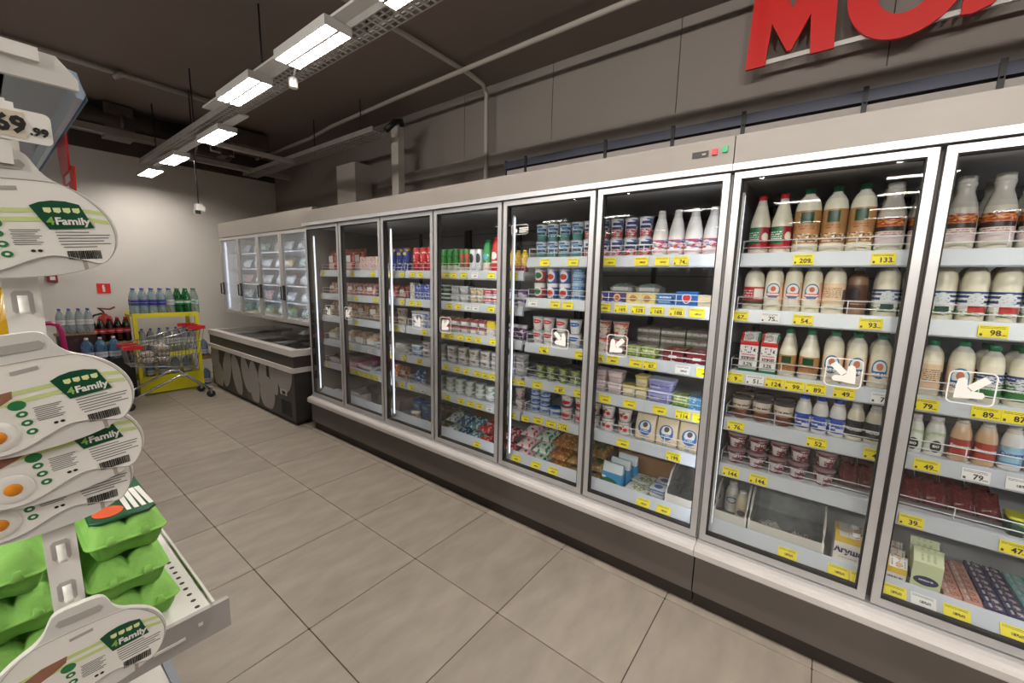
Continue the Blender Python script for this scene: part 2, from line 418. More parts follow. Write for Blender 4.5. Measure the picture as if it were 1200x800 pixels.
        if no == 4:
            dc = MB(); outline(dc, 1.473, 1.866, .06, .028, .012, .002, XD+.0035)
            dc.prism([(1.5+.011*math.cos(t*PI/5), 1.86+.011*math.sin(t*PI/5)) for t in range(10)], XD+.0027, XD+.0035)
            for r in range(3): dc.box(XD+.0027, XD+.0035, 1.41+.012*(r == 2), 1.475, 1.871-.011*r, 1.877-.011*r)
            dc.build('notice_decal', M_white_decal, d, label='small white outlined notice')
    return root
cab1 = cabinet(4.08, .36, 6, 0, (4, 3, 2), 'long grey wall fridge with six glass doors beside the chest freezer', .36)
cab2 = cabinet(.36, -1.5, 3, 6, (1, 0), 'nearer grey wall fridge full of milk bottles under the red letters', .36)
# controller and lamps on the near end of the long fascia
c = MB().box(1.961, 1.966, .46, .525, 2.112, 2.136).build('controller', M_black, cab1)
MB().box(1.9605, 1.961, .47, .485, 2.12, 2.126).build('digit_display', mat('red_digits', (170, 150, 150), .4), c)
MB().box(1.956, 1.966, .425, .445, 2.113, 2.137).build('indicator_lamp', mat('red_lamp', (205, 30, 40), .3), cab1, label='red indicator lamp')
MB().box(1.956, 1.966, .385, .405, 2.118, 2.142).build('indicator_lamp', mat('green_lamp', (20, 150, 90), .3), cab1, label='green indicator lamp')

# ---------------------------------------------------------------- upright display freezer over the chest
XF = 2.1
fz = empty('wall_freezer', (XF, 5.5, 1.05), 'wall-hung grey freezer with four misted glass doors above the chest freezer', 'freezer')
FY0, FY1 = 4.13, 6.76
MB().box(XF-.005, 2.9, FY0, FY1, 2.06, 2.25).build('top_fascia', M_fascia, fz)
MB().box(XF+.03, 2.9, FY0, FY1, 1.03, 1.065).build('cabinet_floor', M_whitemetal, fz)
MB().box(2.85, 2.9, FY0, FY1, .8, 2.06).build('back_panel', M_whitemetal, fz)
for y in (FY0, FY1-.03): MB().box(XF+.03, 2.85, y, y+.03, 1.065, 2.06).build('end_panel', M_whitemetal, fz)
for z in (1.25, 1.45, 1.65, 1.85): MB().box(XF+.12, 2.8, FY0+.03, FY1-.03, z-.012, z).build('shelf', M_shelf, fz)
for i in range(4):
    yo = 6.74-.615*i-.004; yi = yo-.607
    f = MB(); f.box(XF, XF+.03, yo-.03, yo, 1.05, 2.05).box(XF, XF+.03, yi, yi+.03, 1.05, 2.05).box(XF, XF+.03, yi+.03, yo-.03, 2.02, 2.05).box(XF, XF+.03, yi+.03, yo-.03, 1.05, 1.08)
    d = f.build('glass_door', mat('door_frame_grey', (176, 172, 168), .4, metal=.3), fz)
    MB().box(XF+.012, XF+.018, yi+.03, yo-.03, 1.08, 2.02).build('glass_pane', M_frost, d)
    h = MB(); yh = yo-.035
    h.tube([(XF, yh, 1.30), (XF-.035, yh, 1.30), (XF-.035, yh, 1.44), (XF, yh, 1.44)], .008, 6); h.box(XF-.006, XF, yh-.03, yh+.03, 1.285, 1.455)
    h.build('door_handle', M_black, d)
    if i == 0: MB().box(XF+.04, XF+.06, yo-.054, yo-.05, 1.1, 2.0).build('led_strip', M_ledw, fz)
    MB().box(XF+.04, XF+.06, yi+.05, yi+.054, 1.1, 2.0).build('led_strip', M_fledfill, fz)  # added strip facing away from the camera, fills the freezer with light

# ---------------------------------------------------------------- chest freezer
XC = 1.88; CY0, CY1 = 4.24, 6.69
ch = empty('chest_freezer', (2.3, 5.46, 0), 'dark grey chest freezer with petal pattern beside the wall fridge', 'freezer')
MB().box(XC, 2.78, CY0, CY1, .05, .6).build('body', mat('chest_graphite', (50, 47, 46), .45), ch)
MB().box(XC-.003, XC+.075, CY0-.003, CY1+.003, .6, .745).box(2.70, 2.78, CY0-.003, CY1+.003, .6, .745).box(XC+.075, 2.70, CY0-.003, CY0+.055, .6, .745).box(XC+.075, 2.70, CY1-.055, CY1+.003, .6, .745).build('upper_body', mat('chest_graphite_dark', (58, 53, 51), .4), ch)
r = MB(); r.box(XC-.022, XC, CY0-.02, CY1+.02, .575, .625).box(XC, 2.79, CY0-.02, CY0, .575, .625).build('bumper_rail', M_bump, ch)
r = MB(); r.box(XC-.012, XC+.075, CY0-.012, CY1+.012, .745, .81).box(2.70, 2.79, CY0-.012, CY1+.012, .745, .86).box(XC+.075, 2.7, CY0-.012, CY0+.06, .745, .81).box(XC+.075, 2.7, CY1-.06, CY1+.012, .745, .81)
r.build('top_rim', M_bump, ch)
MB().box(XC+.075, 2.70, CY0+.06, CY1-.06, .60, .61).build('well_floor', M_grey, ch)
for i in range(4):
    a = CY0+.06+(CY1-CY0-.12)*i/4; b = CY0+.06+(CY1-CY0-.12)*(i+1)/4
    l = MB().box(XC+.076, 2.70, a+.004, b-.004, .792+(.012 if i % 2 else 0), .798+(.012 if i % 2 else 0)).build('sliding_lid', M_glass, ch)
    MB().box(XC+.076, 2.70, a+.004, a+.03, .786+(.012 if i % 2 else 0), .803+(.012 if i % 2 else 0)).build('lid_frame', M_alu, l)
pet = MB()
def ell(cy, cz, ry, rz, rot, m=24, half=False):
    n = m//2+1 if half else m
    pts = []
    for i in range(n):
        t = (PI if half else 0)+2*PI*i/m; y, z = ry*math.cos(t), rz*math.sin(t)
        pts.append((cy+y*math.cos(rot)-z*math.sin(rot), cz+y*math.sin(rot)+z*math.cos(rot)))
    out = []
    for i, p in enumerate(pts):            # cut to the panel
        q = pts[(i+1) % len(pts)]
        for lim, sg in ((.065, 1), (.572, -1)):
            if (p[1]-lim)*sg < 0: p = (p[0], lim)
        if not out or abs(p[0]-out[-1][0])+abs(p[1]-out[-1][1]) > 1e-4: out.append(p)
    pet.prism(out, XC-.0012-.0002*len(pet.f) % 7*.0001, XC, 'x')
for e in [(6.55, .45, .15, .19, .5), (6.47, .21, .18, .20, -.2), (6.13, .34, .14, .27, .4), (5.80, .30, .14, .27, -.35), (5.50, .36, .12, .23, -.4), (5.27, .29, .14, .27, -.1), (5.02, .45, .10, .17, .5), (4.92, .24, .20, .20, -.2), (4.73, .44, .09, .19, -.3)]: ell(*e)
ell(4.48, .571, .20, .25, 0, 28, True)
pet.build('petal_pattern', mat('petal_print', (140, 136, 133), .5), ch, label='paler grey petal shapes printed on the front')
gr = MB()
for i in range(9):
    for j in range(10): gr.box(XC-.004, XC-.001, 4.33+.024*j, 4.347+.024*j, .085+.018*i, .097+.018*i)
gr.build('air_grille', M_black, ch)
MB().box(XC-.006, XC-.001, 4.42, 4.57, .30, .36).build('control_panel', mat('panel_silver', (160, 156, 152), .4), ch)
MB().box(XC-.008, XC-.005, 4.45, 4.52, .31, .345).build('thermometer', M_black, ch)
MB().box(XC+.03, 2.7, CY0+.04, CY1-.04, 0, .05).build('plinth', M_black, ch)
# ================================================================== goods
MILK = (228, 222, 202); WH = (232, 230, 224)
def node(name): return link(name, None)
def body(mb, root, name, m, **k): return link(name, mb.mesh(name, m if isinstance(m, (list, tuple)) else [m]), root, **k)
def P_milk(nm, c=MILK, head=(206, 202, 192), lv=.82): return pm('plastic_'+nm, c, [('band', lv, 1.1, head)], .28)
def front_text(root, s, size, m, x, z, bold=.0006, y=0):
    me = text_mesh(s, size, m, bold=bold); o = link('lettering', me, root)
    o.matrix_local = Matrix(((0, 0, -1, x-.0006), (-1, 0, 0, y), (0, 1, 0, z), (0, 0, 0, 1))); return o
def bottle(R, H, prof, bm, cm, capr, caph, lab=None, texts=(), n=18):
    """prof: (r/R, z/H) up to the neck; cap sits on it; lab = (z0, z1, material)"""
    def f(root):
        b = MB(); pr = [(R*a, H*z) for a, z in prof]
        b.rev([(.001, 0)]+pr, n, False, True, vs=[0]+[z for a, z in prof]); body(b, root, 'bottle_body', bm)
        zt = H*prof[-1][1]
        c = MB(); c.rev([(capr, zt-.004), (capr, zt+caph-.002), (capr*.93, zt+caph), (.001, zt+caph)], n, True, False); body(c, root, 'cap', cm)
        if lab:
            z0, z1 = lab[0]*H, lab[1]*H
            def rad(z):
                for (a, p), (b2, q) in zip(prof, prof[1:]):
                    if p*H <= z <= q*H: return R*(a+(b2-a)*(z-p*H)/max(1e-6, (q-p)*H))
                return R
            zs = [z0+(z1-z0)*i/6 for i in range(7)]
            l = MB(); l.rev([(rad(z)+.0007, z) for z in zs], n+6, False, False); lo = body(l, root, 'label', lab[2])
            for s, size, m, zz, bold in texts:
                link('lettering', wrap_text(s, size, m, rad(zz*H)+.0012, zz*H, bold), lo)
    return f
def cup(R0, R1, H, bm, lm, lid='foil', n=18):
    def f(root):
        b = MB(); b.rev([(R0*.9, 0), (R0, .003), (R1, H-.006), (R1, H-.004)], n, True, True); body(b, root, 'cup_body', bm)
        l = MB()
        if lid == 'foil': l.rev([(R1+.002, H-.004), (R1+.003, H-.002), (R1+.002, H), (.001, H)], n, True, False)
        else: l.rev([(R1+.002, H-.012), (R1+.003, H-.004), (R1*.92, H-.002), (R1*.88, H), (.001, H)], n, True, False)
        body(l, root, 'lid', lm)
    return f
def tub(w, d, H, bm, lm, taper=.86):
    """w along the shelf, d deep"""
    def f(root):
        b = MB(); b.loft([rrect(d/2*taper, w/2*taper, .012, 0), rrect(d/2, w/2, .014, H-.008)]); body(b, root, 'tub_body', bm)
        l = MB(); l.loft([rrect(d/2+.003, w/2+.003, .015, H-.010), rrect(d/2+.003, w/2+.003, .015, H-.004), rrect(d/2-.004, w/2-.004, .012, H-.001), rrect(d/2-.005, w/2-.005, .012, H)]); body(l, root, 'lid', lm)
    return f
def pack(w, d, H, m, r=.004, name='wrapper', flaps=None):
    def f(root):
        b = MB(); b.box(-d/2, d/2, -w/2, w/2, 0, H); body(b, root, name, m)
        if flaps:
            e = MB()
            for sy in (-1, 1): e.loft([rrect(d/2*.8, .0012, .001, H*.2, 1), rrect(d/2*.8, .0012, .001, H*.8, 1)]);
            e.v = [(x, y+(w/2+.0006)*(1 if i >= len(e.v)//2 else -1), z) for i, (x, y, z) in enumerate(e.v)]; body(e, root, 'folded_end', flaps)
    return f
def gable(w, d, H, m, topm, capm=None):
    def f(root):
        hb = H*.8
        b = MB(); b.box(-d/2, d/2, -w/2, w/2, 0, hb); body(b, root, 'carton_body', m)
        t = MB(); t.prism([(-d/2, hb), (d/2, hb), (.004, H*.955), (.004, H), (-.004, H), (-.004, H*.955)], -w/2, w/2, 'y'); body(t, root, 'gable_top', topm)
        if capm:
            c = MB(); c.rev([(.014, 0), (.014, .012), (.012, .014), (.001, .014)], 12, True, False)
            o = body(c, root, 'cap', capm); o.location = (-d*.24, 0, hb+(H*.955-hb)*.5); o.rotation_euler[1] = -math.atan2(H*.155, d/2)
    return f
def brick(w, d, H, m, capm=None, straw=None):
    def f(root):
        b = MB(); b.box(-d/2, d/2, -w/2, w/2, 0, H); body(b, root, 'carton_body', m)
        if capm:
            c = MB(); c.rev([(.013, H), (.013, H+.012), (.001, H+.013)], 12, False, False, cx=d*.1, cy=-w*.2); body(c, root, 'cap', capm)
        if straw:
            c = MB(); c.loft([rrect(d*.30, w*.06, .002, H, 1), rrect(d*.30, w*.06, .002, H+.003, 1)]); c.v = [(x, y+w*.25, z) for x, y, z in c.v]; body(c, root, 'straw_sleeve', straw)
            e = MB(); e.loft([rrect(d*.49, .003, .001, H, 1), rrect(d*.49, .003, .001, H+.005, 1)]); body(e, root, 'top_seam', m)
    return f
def pillow_mb(w, h, t, nx=9, ny=7, crimp=.07, lump=0, seed=1):
    """soft bag lying in local XY: w along Y, h along X, bulging in Z from 0 to t"""
    rnd = random.Random(seed); b = MB()
    V = {}
    for sgn in (0, 1):
        for i in range(nx+1):
            for j in range(ny+1):
                u, v = i/nx, j/ny
                e = max(0, min(1, min(u, 1-u)/.22))**.6 * max(0, min(1, min(v, 1-v)/(crimp+.2)))**.6
                if min(v, 1-v) < crimp: e = 0
                z = t/2 + (t/2)*e*(1 if sgn else -1)*(1+(rnd.uniform(-lump, lump) if 0 < u < 1 and sgn else 0)) + (.0006 if sgn else -.0006)
                y = (u-.5)*w*(1-.06*e); x = -(v-.5)*h
                V[sgn, i, j] = len(b.v); b.v.append((x, y, max(0, z)))
    for sgn in (0, 1):
        for i in range(nx):
            for j in range(ny):
                q = [V[sgn, i, j], V[sgn, i+1, j], V[sgn, i+1, j+1], V[sgn, i, j+1]]
                uv = [(1-i/nx, 1-j/ny), (1-(i+1)/nx, 1-j/ny), (1-(i+1)/nx, 1-(j+1)/ny), (1-i/nx, 1-(j+1)/ny)]
                if not sgn: q.reverse(); uv.reverse()
                b.face(q, uv, 0, True)
    for i in range(nx):
        for j in (0, ny): b.face([V[0, i, j], V[0, i+1, j], V[1, i+1, j], V[1, i, j]] if j == 0 else [V[1, i, j], V[1, i+1, j], V[0, i+1, j], V[0, i, j]], None, 0)
    for j in range(ny):
        for i in (0, nx): b.face([V[1, i, j], V[1, i, j+1], V[0, i, j+1], V[0, i, j]] if i else [V[0, i, j], V[0, i, j+1], V[1, i, j+1], V[1, i, j]], None, 0)
    return b
def bag(w, h, t, m, tilt=90, lump=.15, seed=1, tag_m=None, name='bag_body'):
    """pillow bag leaning back `tilt` degrees from lying"""
    def f(root):
        b = pillow_mb(w, h, t, lump=lump, seed=seed); a = math.radians(tilt)
        out = []
        for x, y, z in b.v:
            xx = h/2 - x*1.0; # distance from front edge... front edge is x=+h/2 -> v=0 top
            q = h/2 + x; p = z    # q: 0..h with v=1 bottom at x=-h/2
            out.append((-t*.5 + q*math.cos(a) + (t-p)*math.sin(a), y, q*math.sin(a) + p*math.cos(a)))
        b.v = out; body(b, root, name, m)
        if tag_m:
            g = MB(); g.box(-t*.55-.002+ (h*.3)*math.cos(a), -t*.55 + (h*.3)*math.cos(a), -w*.22, w*.22, h*.42*math.sin(a), h*.72*math.sin(a)); body(g, root, 'label', tag_m)
    return f
def tray(w, d, H, contents, filmc=None, lab=None, seed=3):
    """shallow tray with rounded food and a paper label"""
    def f(root):
        t = MB(); t.loft([rrect(d/2*.85, w/2*.85, .012, 0), rrect(d/2, w/2, .014, H*.55), rrect(d/2*.93, w/2*.93, .012, H*.55), rrect(d/2*.8, w/2*.8, .01, .004)], True, True, sm=False); body(t, root, 'tray', filmc or M_white)
        c = pillow_mb(w*.9, d*.9, H*.75, 8, 7, .02, .35, seed); c.v = [(x, y, z+H*.25) for x, y, z in c.v]; body(c, root, 'contents', contents)
        if lab:
            l = MB(); l.box(-d*.2, d*.2, -w*.22, w*.22, H*.99, H*1.0+.002); l.box(-d/2-.001, -d/2+.002, -w*.3, w*.3, H*.2, H*.62); body(l, root, 'label', lab)
    return f
def gusset(w, d, H, m):
    def f(root):
        b = MB(); b.loft([rrect(d/2*.9, w/2*.92, .01, 0), rrect(d/2, w/2, .016, .02), rrect(d/2*.98, w/2*1.0, .016, H*.55), rrect(d/2*.6, w/2*.98, .010, H*.8), rrect(.006, w/2*.96, .004, H*.94), rrect(.003, w/2*.96, .002, H)]); body(b, root, 'bag_body', m)
        t = MB(); t.box(-.0045, .0045, -w*.47, w*.47, H*.945, H*.985); body(t, root, 'folded_seal', m)
    return f
def can(R, H, m, topm, tall=False):
    def f(root):
        b = MB()
        if tall: b.rev([(R*.9, 0), (R, .006), (R, H*.62), (R*.82, H*.7), (R*.86, H*.78), (R*.5, H*.9), (R*.42, H*.93)], 14, True, True)
        else: b.rev([(R*.86, 0), (R, .006), (R, H-.012), (R*.84, H-.002)], 14, True, True)
        body(b, root, 'can_body' if not tall else 'bottle_body', m)
        c = MB()
        if tall: c.rev([(R*.5, H*.92), (R*.5, H-.002), (R*.45, H), (.001, H)], 12, True, False)
        else: c.rev([(R*.86, H-.004), (R*.86, H), (R*.78, H), (R*.76, H-.003), (.001, H-.003)], 14, True, False)
        body(c, root, 'cap' if tall else 'can_lid', topm)
    return f
# --- shapes
P_STD = [(.92, 0), (1, .03), (1, .58), (.93, .68), (.72, .80), (.48, .90), (.44, .93)]
P_CONE = [(.92, 0), (1, .03), (1, .5), (.95, .56), (.42, .88), (.38, .93)]
P_DOME = [(.93, 0), (1, .03), (1, .60), (.97, .70), (.86, .79), (.64, .86), (.42, .90), (.40, .935)]
P_JUG = [(.9, 0), (1, .04), (1, .46), (.93, .58), (.72, .70), (.56, .78), (.60, .85), (.66, .895), (.56, .91)]
P_SMALL = [(.92, 0), (1, .04), (1, .56), (.9, .68), (.66, .78), (.5, .84), (.48, .88)]
P_WIDE = [(.92, 0), (1, .04), (1, .5), (.98, .62), (.86, .74), (.70, .82), (.66, .86), (.66, .9)]
P_DRINK = [(.92, 0), (1, .04), (1, .42), (.93, .54), (.66, .74), (.48, .85), (.46, .93)]
M_capr = mat('red_cap', (196, 30, 40), .35); M_capg = mat('green_cap', (12, 112, 70), .35); M_capb = mat('blue_cap', (30, 66, 170), .35)
M_capw = mat('pale_cap', (206, 204, 198), .35); M_capgrey = mat('grey_cap', (150, 150, 150), .35)
M_lidw = mat('white_lid', (226, 226, 224), .35); M_foil = mat('silver_foil', (190, 192, 196), .3, metal=.5)
M_lidb = mat('blue_lid', (60, 110, 185), .35); M_liddark = mat('clear_dark_lid', (88, 80, 80), .2)
M_lidpink = mat('pale_pink_lid', (206, 188, 192), .35); M_lidlil = mat('lilac_lid', (176, 180, 214), .35); M_lidg = mat('green_lid', (96, 170, 70), .4)
ink_w = mat('white_ink', (238, 236, 232), .5); ink_n = mat('navy_ink', (26, 40, 92), .5); ink_r = mat('red_ink', (200, 30, 44), .5); ink_b = mat('blue_ink', (36, 84, 160), .5)
L_grred = pm('label_green_red', (150, 34, 48), [('rect', .28, .53, 0, 1, (28, 104, 64)), ('band', 0, .22, (170, 30, 44)), ('txt', .3, .52, .4, .8, (226, 224, 214), 4), ('ell', .62, .55, .06, .2, (214, 206, 190))])
L_kraft = pm('label_kraft', (176, 132, 84), [('rect', .42, .58, .62, .95, (24, 72, 44)), ('txt', .40, .60, .42, .56, (150, 52, 36), 2), ('noise', 16, .52, (92, 62, 44), .04, .30), ('noise', 22, .56, (226, 214, 190), .04, .30)])
L_kraft2 = pm('label_kraft_small', (182, 134, 84), [('rect', .41, .59, .5, .92, (24, 70, 40)), ('txt', .38, .62, .1, .42, (96, 60, 34), 4)])
L_jug = pm('label_orchard', (206, 196, 184), [('band', .44, .62, (44, 36, 36)), ('band', .62, .9, (216, 150, 70)), ('noise', 14, .5, (150, 48, 40), .6, .95), ('band', .05, .18, (206, 190, 196)), ('txt', .3, .7, .2, .42, (150, 60, 90), 3), ('rect', .66, .78, .05, .95, (214, 214, 210)), ('bars', .68, .76, .1, .9, (60, 60, 60), 160)])
L_stripe = pm('label_navy_stripes', (226, 226, 220), [('band', .72, .82, (40, 64, 118)), ('band', .88, .98, (40, 64, 118)), ('band', .52, .62, (40, 64, 118)), ('ell', .5, .62, .10, .3, (208, 214, 216)), ('noise', 20, .63, (70, 88, 110), .5, .92), ('noise', 12, .48, (96, 140, 66), 0, .22), ('rect', .42, .60, .12, .34, (36, 70, 60))])
L_striper = pm('label_navy_stripes_red', (226, 226, 220), [('band', .72, .82, (40, 64, 118)), ('band', .88, .98, (40, 64, 118)), ('band', .52, .62, (40, 64, 118)), ('ell', .5, .62, .10, .3, (208, 214, 216)), ('noise', 20, .63, (70, 88, 110), .5, .92), ('noise', 12, .5, (96, 140, 66), 0, .2), ('rect', .42, .66, .14, .4, (186, 50, 48))])
L_logo = pm('label_round_cow', (222, 190, 158), [('rect', .35, .66, 0, 1, (226, 214, 196)), ('ell', .5, .55, .125, .42, (54, 120, 160)), ('ell', .5, .60, .10, .30, (222, 226, 224)), ('ell', .5, .66, .05, .16, (196, 120, 96)), ('rect', .38, .62, .22, .45, (44, 96, 150)), ('txt', .39, .61, .25, .42, (236, 236, 236), 1)])
L_logo2 = pm('label_round_logo', (232, 226, 208), [('rect', .62, .8, 0, 1, (224, 178, 146)), ('ell', .5, .55, .13, .40, (44, 104, 156)), ('ell', .5, .62, .105, .26, (226, 222, 214)), ('ell', .5, .66, .045, .13, (196, 84, 60)), ('rect', .37, .63, .3, .46, (196, 50, 52)), ('txt', .38, .62, .32, .44, (240, 240, 240), 1)])
L_turn = pm('label_turned', (226, 196, 162), [('txt', .3, .62, .3, .8, (120, 96, 80), 6), ('rect', .64, .74, .2, .7, (90, 76, 70))])
L_dark = pm('label_dark_brown', (106, 66, 46), [('ell', .45, .6, .1, .3, (40, 38, 46)), ('txt', .4, .7, .1, .3, (200, 180, 160), 2)])
L_redw = pm('label_red', (180, 30, 40), [('band', .0, .2, (60, 66, 40)), ('rect', .52, .7, .3, .9, (224, 218, 208)), ('txt', .3, .5, .4, .85, (236, 222, 214), 3)])
L_sgreen = pm('label_stripe_green', (226, 226, 220), [('band', .76, .86, (40, 64, 118)), ('band', .9, 1, (40, 64, 118)), ('band', 0, .6, (64, 122, 66)), ('txt', .3, .7, .3, .56, (232, 232, 224), 2), ('ell', .5, .7, .1, .22, (210, 214, 216)), ('noise', 18, .55, (70, 88, 110), .55, .95)])
L_blue = pm('label_royal_blue', (36, 78, 168), [('noise', 5, .53, (226, 228, 234), .3, .8), ('rect', .5, .68, .1, .35, (214, 220, 230)), ('txt', .3, .7, .5, .66, (236, 238, 240), 1)])
L_blk = pm('label_black', (34, 34, 44), [('noise', 24, .6, (70, 72, 84))])
L_bio = pm('label_pale_green', (216, 220, 208), [('ell', .5, .3, .09, .3, (28, 34, 30)), ('noise', 5, .55, (186, 204, 160), .4, 1)])
L_baked = pm('label_rust', (160, 56, 44), [('noise', 9, .62, (178, 86, 66))])
L_sweet = pm('label_sky', (150, 192, 214), [('band', 0, .12, (80, 140, 180)), ('noise', 8, .6, (176, 208, 222))])
T_kefir_w = M_white
def C(*a, **k): return pm(*a, **k)
PC_red = C('carton_red_white', (228, 226, 222), [('band', .86, 1.1, (196, 34, 42)), ('band', 0, .10, (22, 110, 72)), ('noise', 9, .56, (60, 62, 66), .62, .82), ('txt', .12, .88, .44, .6, (200, 36, 44), 2), ('txt', .15, .85, .14, .2, (90, 90, 90), 1)])
B_tir = C('cup_coffee_cream', (226, 214, 196), [('band', 0, .42, (118, 66, 44)), ('band', .42, .5, (200, 160, 120)), ('txt', .32, .68, .55, .72, (90, 50, 40), 1), ('noise', 12, .6, (160, 100, 70), 0, .42)])
B_berry = C('cup_berry', (120, 40, 52), [('band', .7, 1, (96, 40, 46)), ('noise', 7, .56, (206, 196, 196), .1, .8), ('rect', .36, .46, .1, .7, (214, 208, 208)), ('txt', .45, .64, .4, .75, (232, 220, 220), 1)])
B_teal = C('cup_teal_stripes', (206, 214, 220), [('band', 0, .38, (96, 152, 150)), ('rect', .40, .68, .42, .56, (40, 66, 110)), ('rect', .46, .72, .64, .78, (40, 66, 110)), ('rect', .36, .6, .84, .94, (40, 66, 110)), ('noise', 8, .57, (110, 160, 110), .05, .5), ('noise', 6, .56, (90, 136, 170), 0, .9)])
B_blue2 = C('cup_berry_stripes', (212, 214, 222), [('rect', .38, .68, .46, .6, (46, 56, 100)), ('rect', .44, .72, .68, .82, (46, 56, 100)), ('noise', 8, .5, (206, 60, 60), .03, .42), ('noise', 7, .56, (222, 140, 110), .03, .45), ('noise', 5, .6, (70, 90, 150), .5, .95)])
B_drink = C('bottle_drink', (224, 220, 218), [('band', .8, 1.1, (206, 202, 200))])
L_drink = C('label_drink', (230, 222, 220), [('noise', 6, .5, (196, 50, 64), .25, .8), ('noise', 8, .56, (60, 100, 170), .3, .85), ('band', .0, .14, (222, 190, 190))])
B_red = C('cup_red_oval', (196, 40, 48), [('band', .75, 1, (222, 214, 210)), ('ell', .5, .5, .15, .32, (232, 228, 224)), ('ell', .5, .5, .11, .2, (60, 120, 70)), ('band', 0, .12, (60, 60, 56))])
B_bw = C('cup_blue_oval', (50, 92, 168), [('band', .8, 1, (222, 222, 226)), ('ell', .5, .45, .15, .36, (236, 232, 230)), ('ell', .5, .42, .11, .18, (206, 60, 56))])
B_ltub = C('tub_light_blue', (150, 190, 220), [('band', .3, .7, (60, 120, 180)), ('txt', .35, .65, .36, .64, (236, 240, 244), 1)])
W_pur = C('butter_navy', (66, 62, 132), [('ell', .5, .5, .2, .34, (226, 190, 160)), ('ell', .5, .5, .13, .2, (200, 96, 60)), ('txt', .2, .8, .1, .2, (230, 226, 230), 1)])
W_yel = C('butter_yellow', (222, 206, 132), [('ell', .45, .5, .24, .3, (180, 130, 60)), ('txt', .25, .75, .42, .6, (120, 72, 30), 1), ('band', .0, .1, (190, 160, 80))])
W_blu = C('butter_blue', (30, 108, 178), [('txt', .1, .75, .55, .8, (230, 236, 240), 1), ('rect', .78, .92, .2, .7, (30, 40, 56)), ('txt', .1, .7, .2, .4, (200, 220, 236), 1)])
W_heart = C('butter_blue_heart', (22, 96, 172), [('ell', .42, .6, .15, .24, (226, 226, 230)), ('ell', .58, .6, .15, .24, (226, 226, 230)), ('ell', .5, .46, .18, .26, (226, 226, 230)), ('ell', .43, .58, .11, .18, (206, 40, 50)), ('ell', .57, .58, .11, .18, (206, 40, 50)), ('ell', .5, .46, .13, .2, (206, 40, 50))])
W_pale = C('butter_pale', (222, 206, 170), [('txt', .2, .8, .4, .6, (180, 90, 60), 1)])
B_ked = C('cup_white_red_oval', (226, 222, 218), [('ell', .5, .68, .17, .16, (206, 36, 52)), ('txt', .38, .62, .62, .74, (240, 236, 236), 1), ('noise', 7, .6, (206, 150, 120), 0, .35), ('band', .86, 1, (206, 204, 200))])
B_keb = C('cup_white_blue_oval', (226, 226, 226), [('ell', .5, .68, .17, .16, (30, 96, 180)), ('txt', .38, .62, .62, .74, (240, 240, 244), 1), ('noise', 7, .6, (150, 180, 206), 0, .35)])
B_str = C('cup_slanted_stripes', (224, 214, 206), [('noise', 5, .54, (196, 70, 60)), ('noise', 7, .6, (226, 180, 80)), ('noise', 9, .62, (70, 90, 110), .6, 1)])
W_gbox = C('box_green_yellow', (120, 160, 66), [('noise', 4, .55, (216, 196, 80)), ('txt', .1, .9, .5, .8, (240, 238, 220), 1), ('band', 0, .15, (70, 110, 50))])
W_dred = C('pack_dark_red', (112, 24, 34), [('noise', 3, .62, (146, 60, 56)), ('txt', .25, .75, .3, .5, (210, 180, 150), 1)])
B_wtub = C('tub_white_mauve', (214, 212, 216), [('noise', 6, .58, (140, 120, 160), .1, .8), ('band', .82, 1, (206, 206, 208))])
B_gcup = C('cup_olive', (196, 200, 170), [('noise', 5, .5, (110, 150, 50)), ('noise', 7, .58, (60, 70, 40)), ('noise', 6, .62, (226, 190, 60))])
B_ptub = C('tub_pink_white', (216, 200, 200), [('txt', .3, .7, .4, .6, (180, 120, 130), 1)])
B_ytub = C('tub_cream', (218, 206, 168), [('band', .8, 1, (206, 186, 90)), ('noise', 4, .6, (190, 170, 130))])
B_lil = C('tub_lilac', (150, 150, 206), [('noise', 5, .55, (226, 226, 238), .2, .8), ('txt', .38, .62, .4, .6, (50, 50, 110), 1), ('noise', 8, .63, (50, 70, 60))])
W_bbox = C('box_sky_blue', (70, 150, 196), [('noise', 4, .56, (206, 222, 230)), ('txt', .1, .9, .3, .5, (30, 60, 110), 1)])
B_pud = C('cup_brown_white', (222, 212, 204), [('noise', 5, .53, (150, 84, 70)), ('band', .85, 1, (200, 198, 196))])
B_btub = C('tub_blue_white', (206, 214, 226), [('band', .25, .7, (66, 112, 180)), ('noise', 8, .58, (230, 234, 240), .2, .75)])
B_wred = C('cup_pale_red', (226, 218, 214), [('ell', .5, .4, .16, .16, (206, 44, 56)), ('noise', 7, .6, (150, 140, 140), .6, 1), ('band', 0, .1, (190, 60, 60))])
B_straw = C('cup_strawberry', (224, 216, 212), [('ell', .43, .5, .06, .16, (196, 36, 44)), ('ell', .56, .42, .06, .16, (196, 36, 44)), ('ell', .5, .7, .04, .08, (60, 120, 60)), ('txt', .36, .66, .78, .92, (120, 60, 60), 1), ('ell', .3, .5, .05, .12, (196, 36, 44))])
G_curd = C('bag_curd', (222, 204, 172), [('ell', .5, .5, .14, .27, (30, 110, 180)), ('ell', .5, .56, .10, .17, (226, 226, 222)), ('ell', .5, .62, .05, .09, (90, 80, 80)), ('rect', .41, .59, .36, .45, (30, 84, 160)), ('txt', .415, .585, .37, .44, (240, 240, 240), 1), ('txt', .4, .6, .14, .22, (150, 110, 80), 1), ('rect', .44, .52, .02, .1, (120, 180, 206))])
def canm(n, c, ls): return C('can_'+n, c, ls)
K_blue = canm('blue', (40, 60, 150), [('noise', 6, .56, (216, 190, 60), .7, 1), ('noise', 8, .57, (206, 214, 230), 0, .5)])
K_red = canm('red', (196, 26, 36), [('noise', 7, .6, (236, 220, 216)), ('band', 0, .1, (150, 20, 30))])
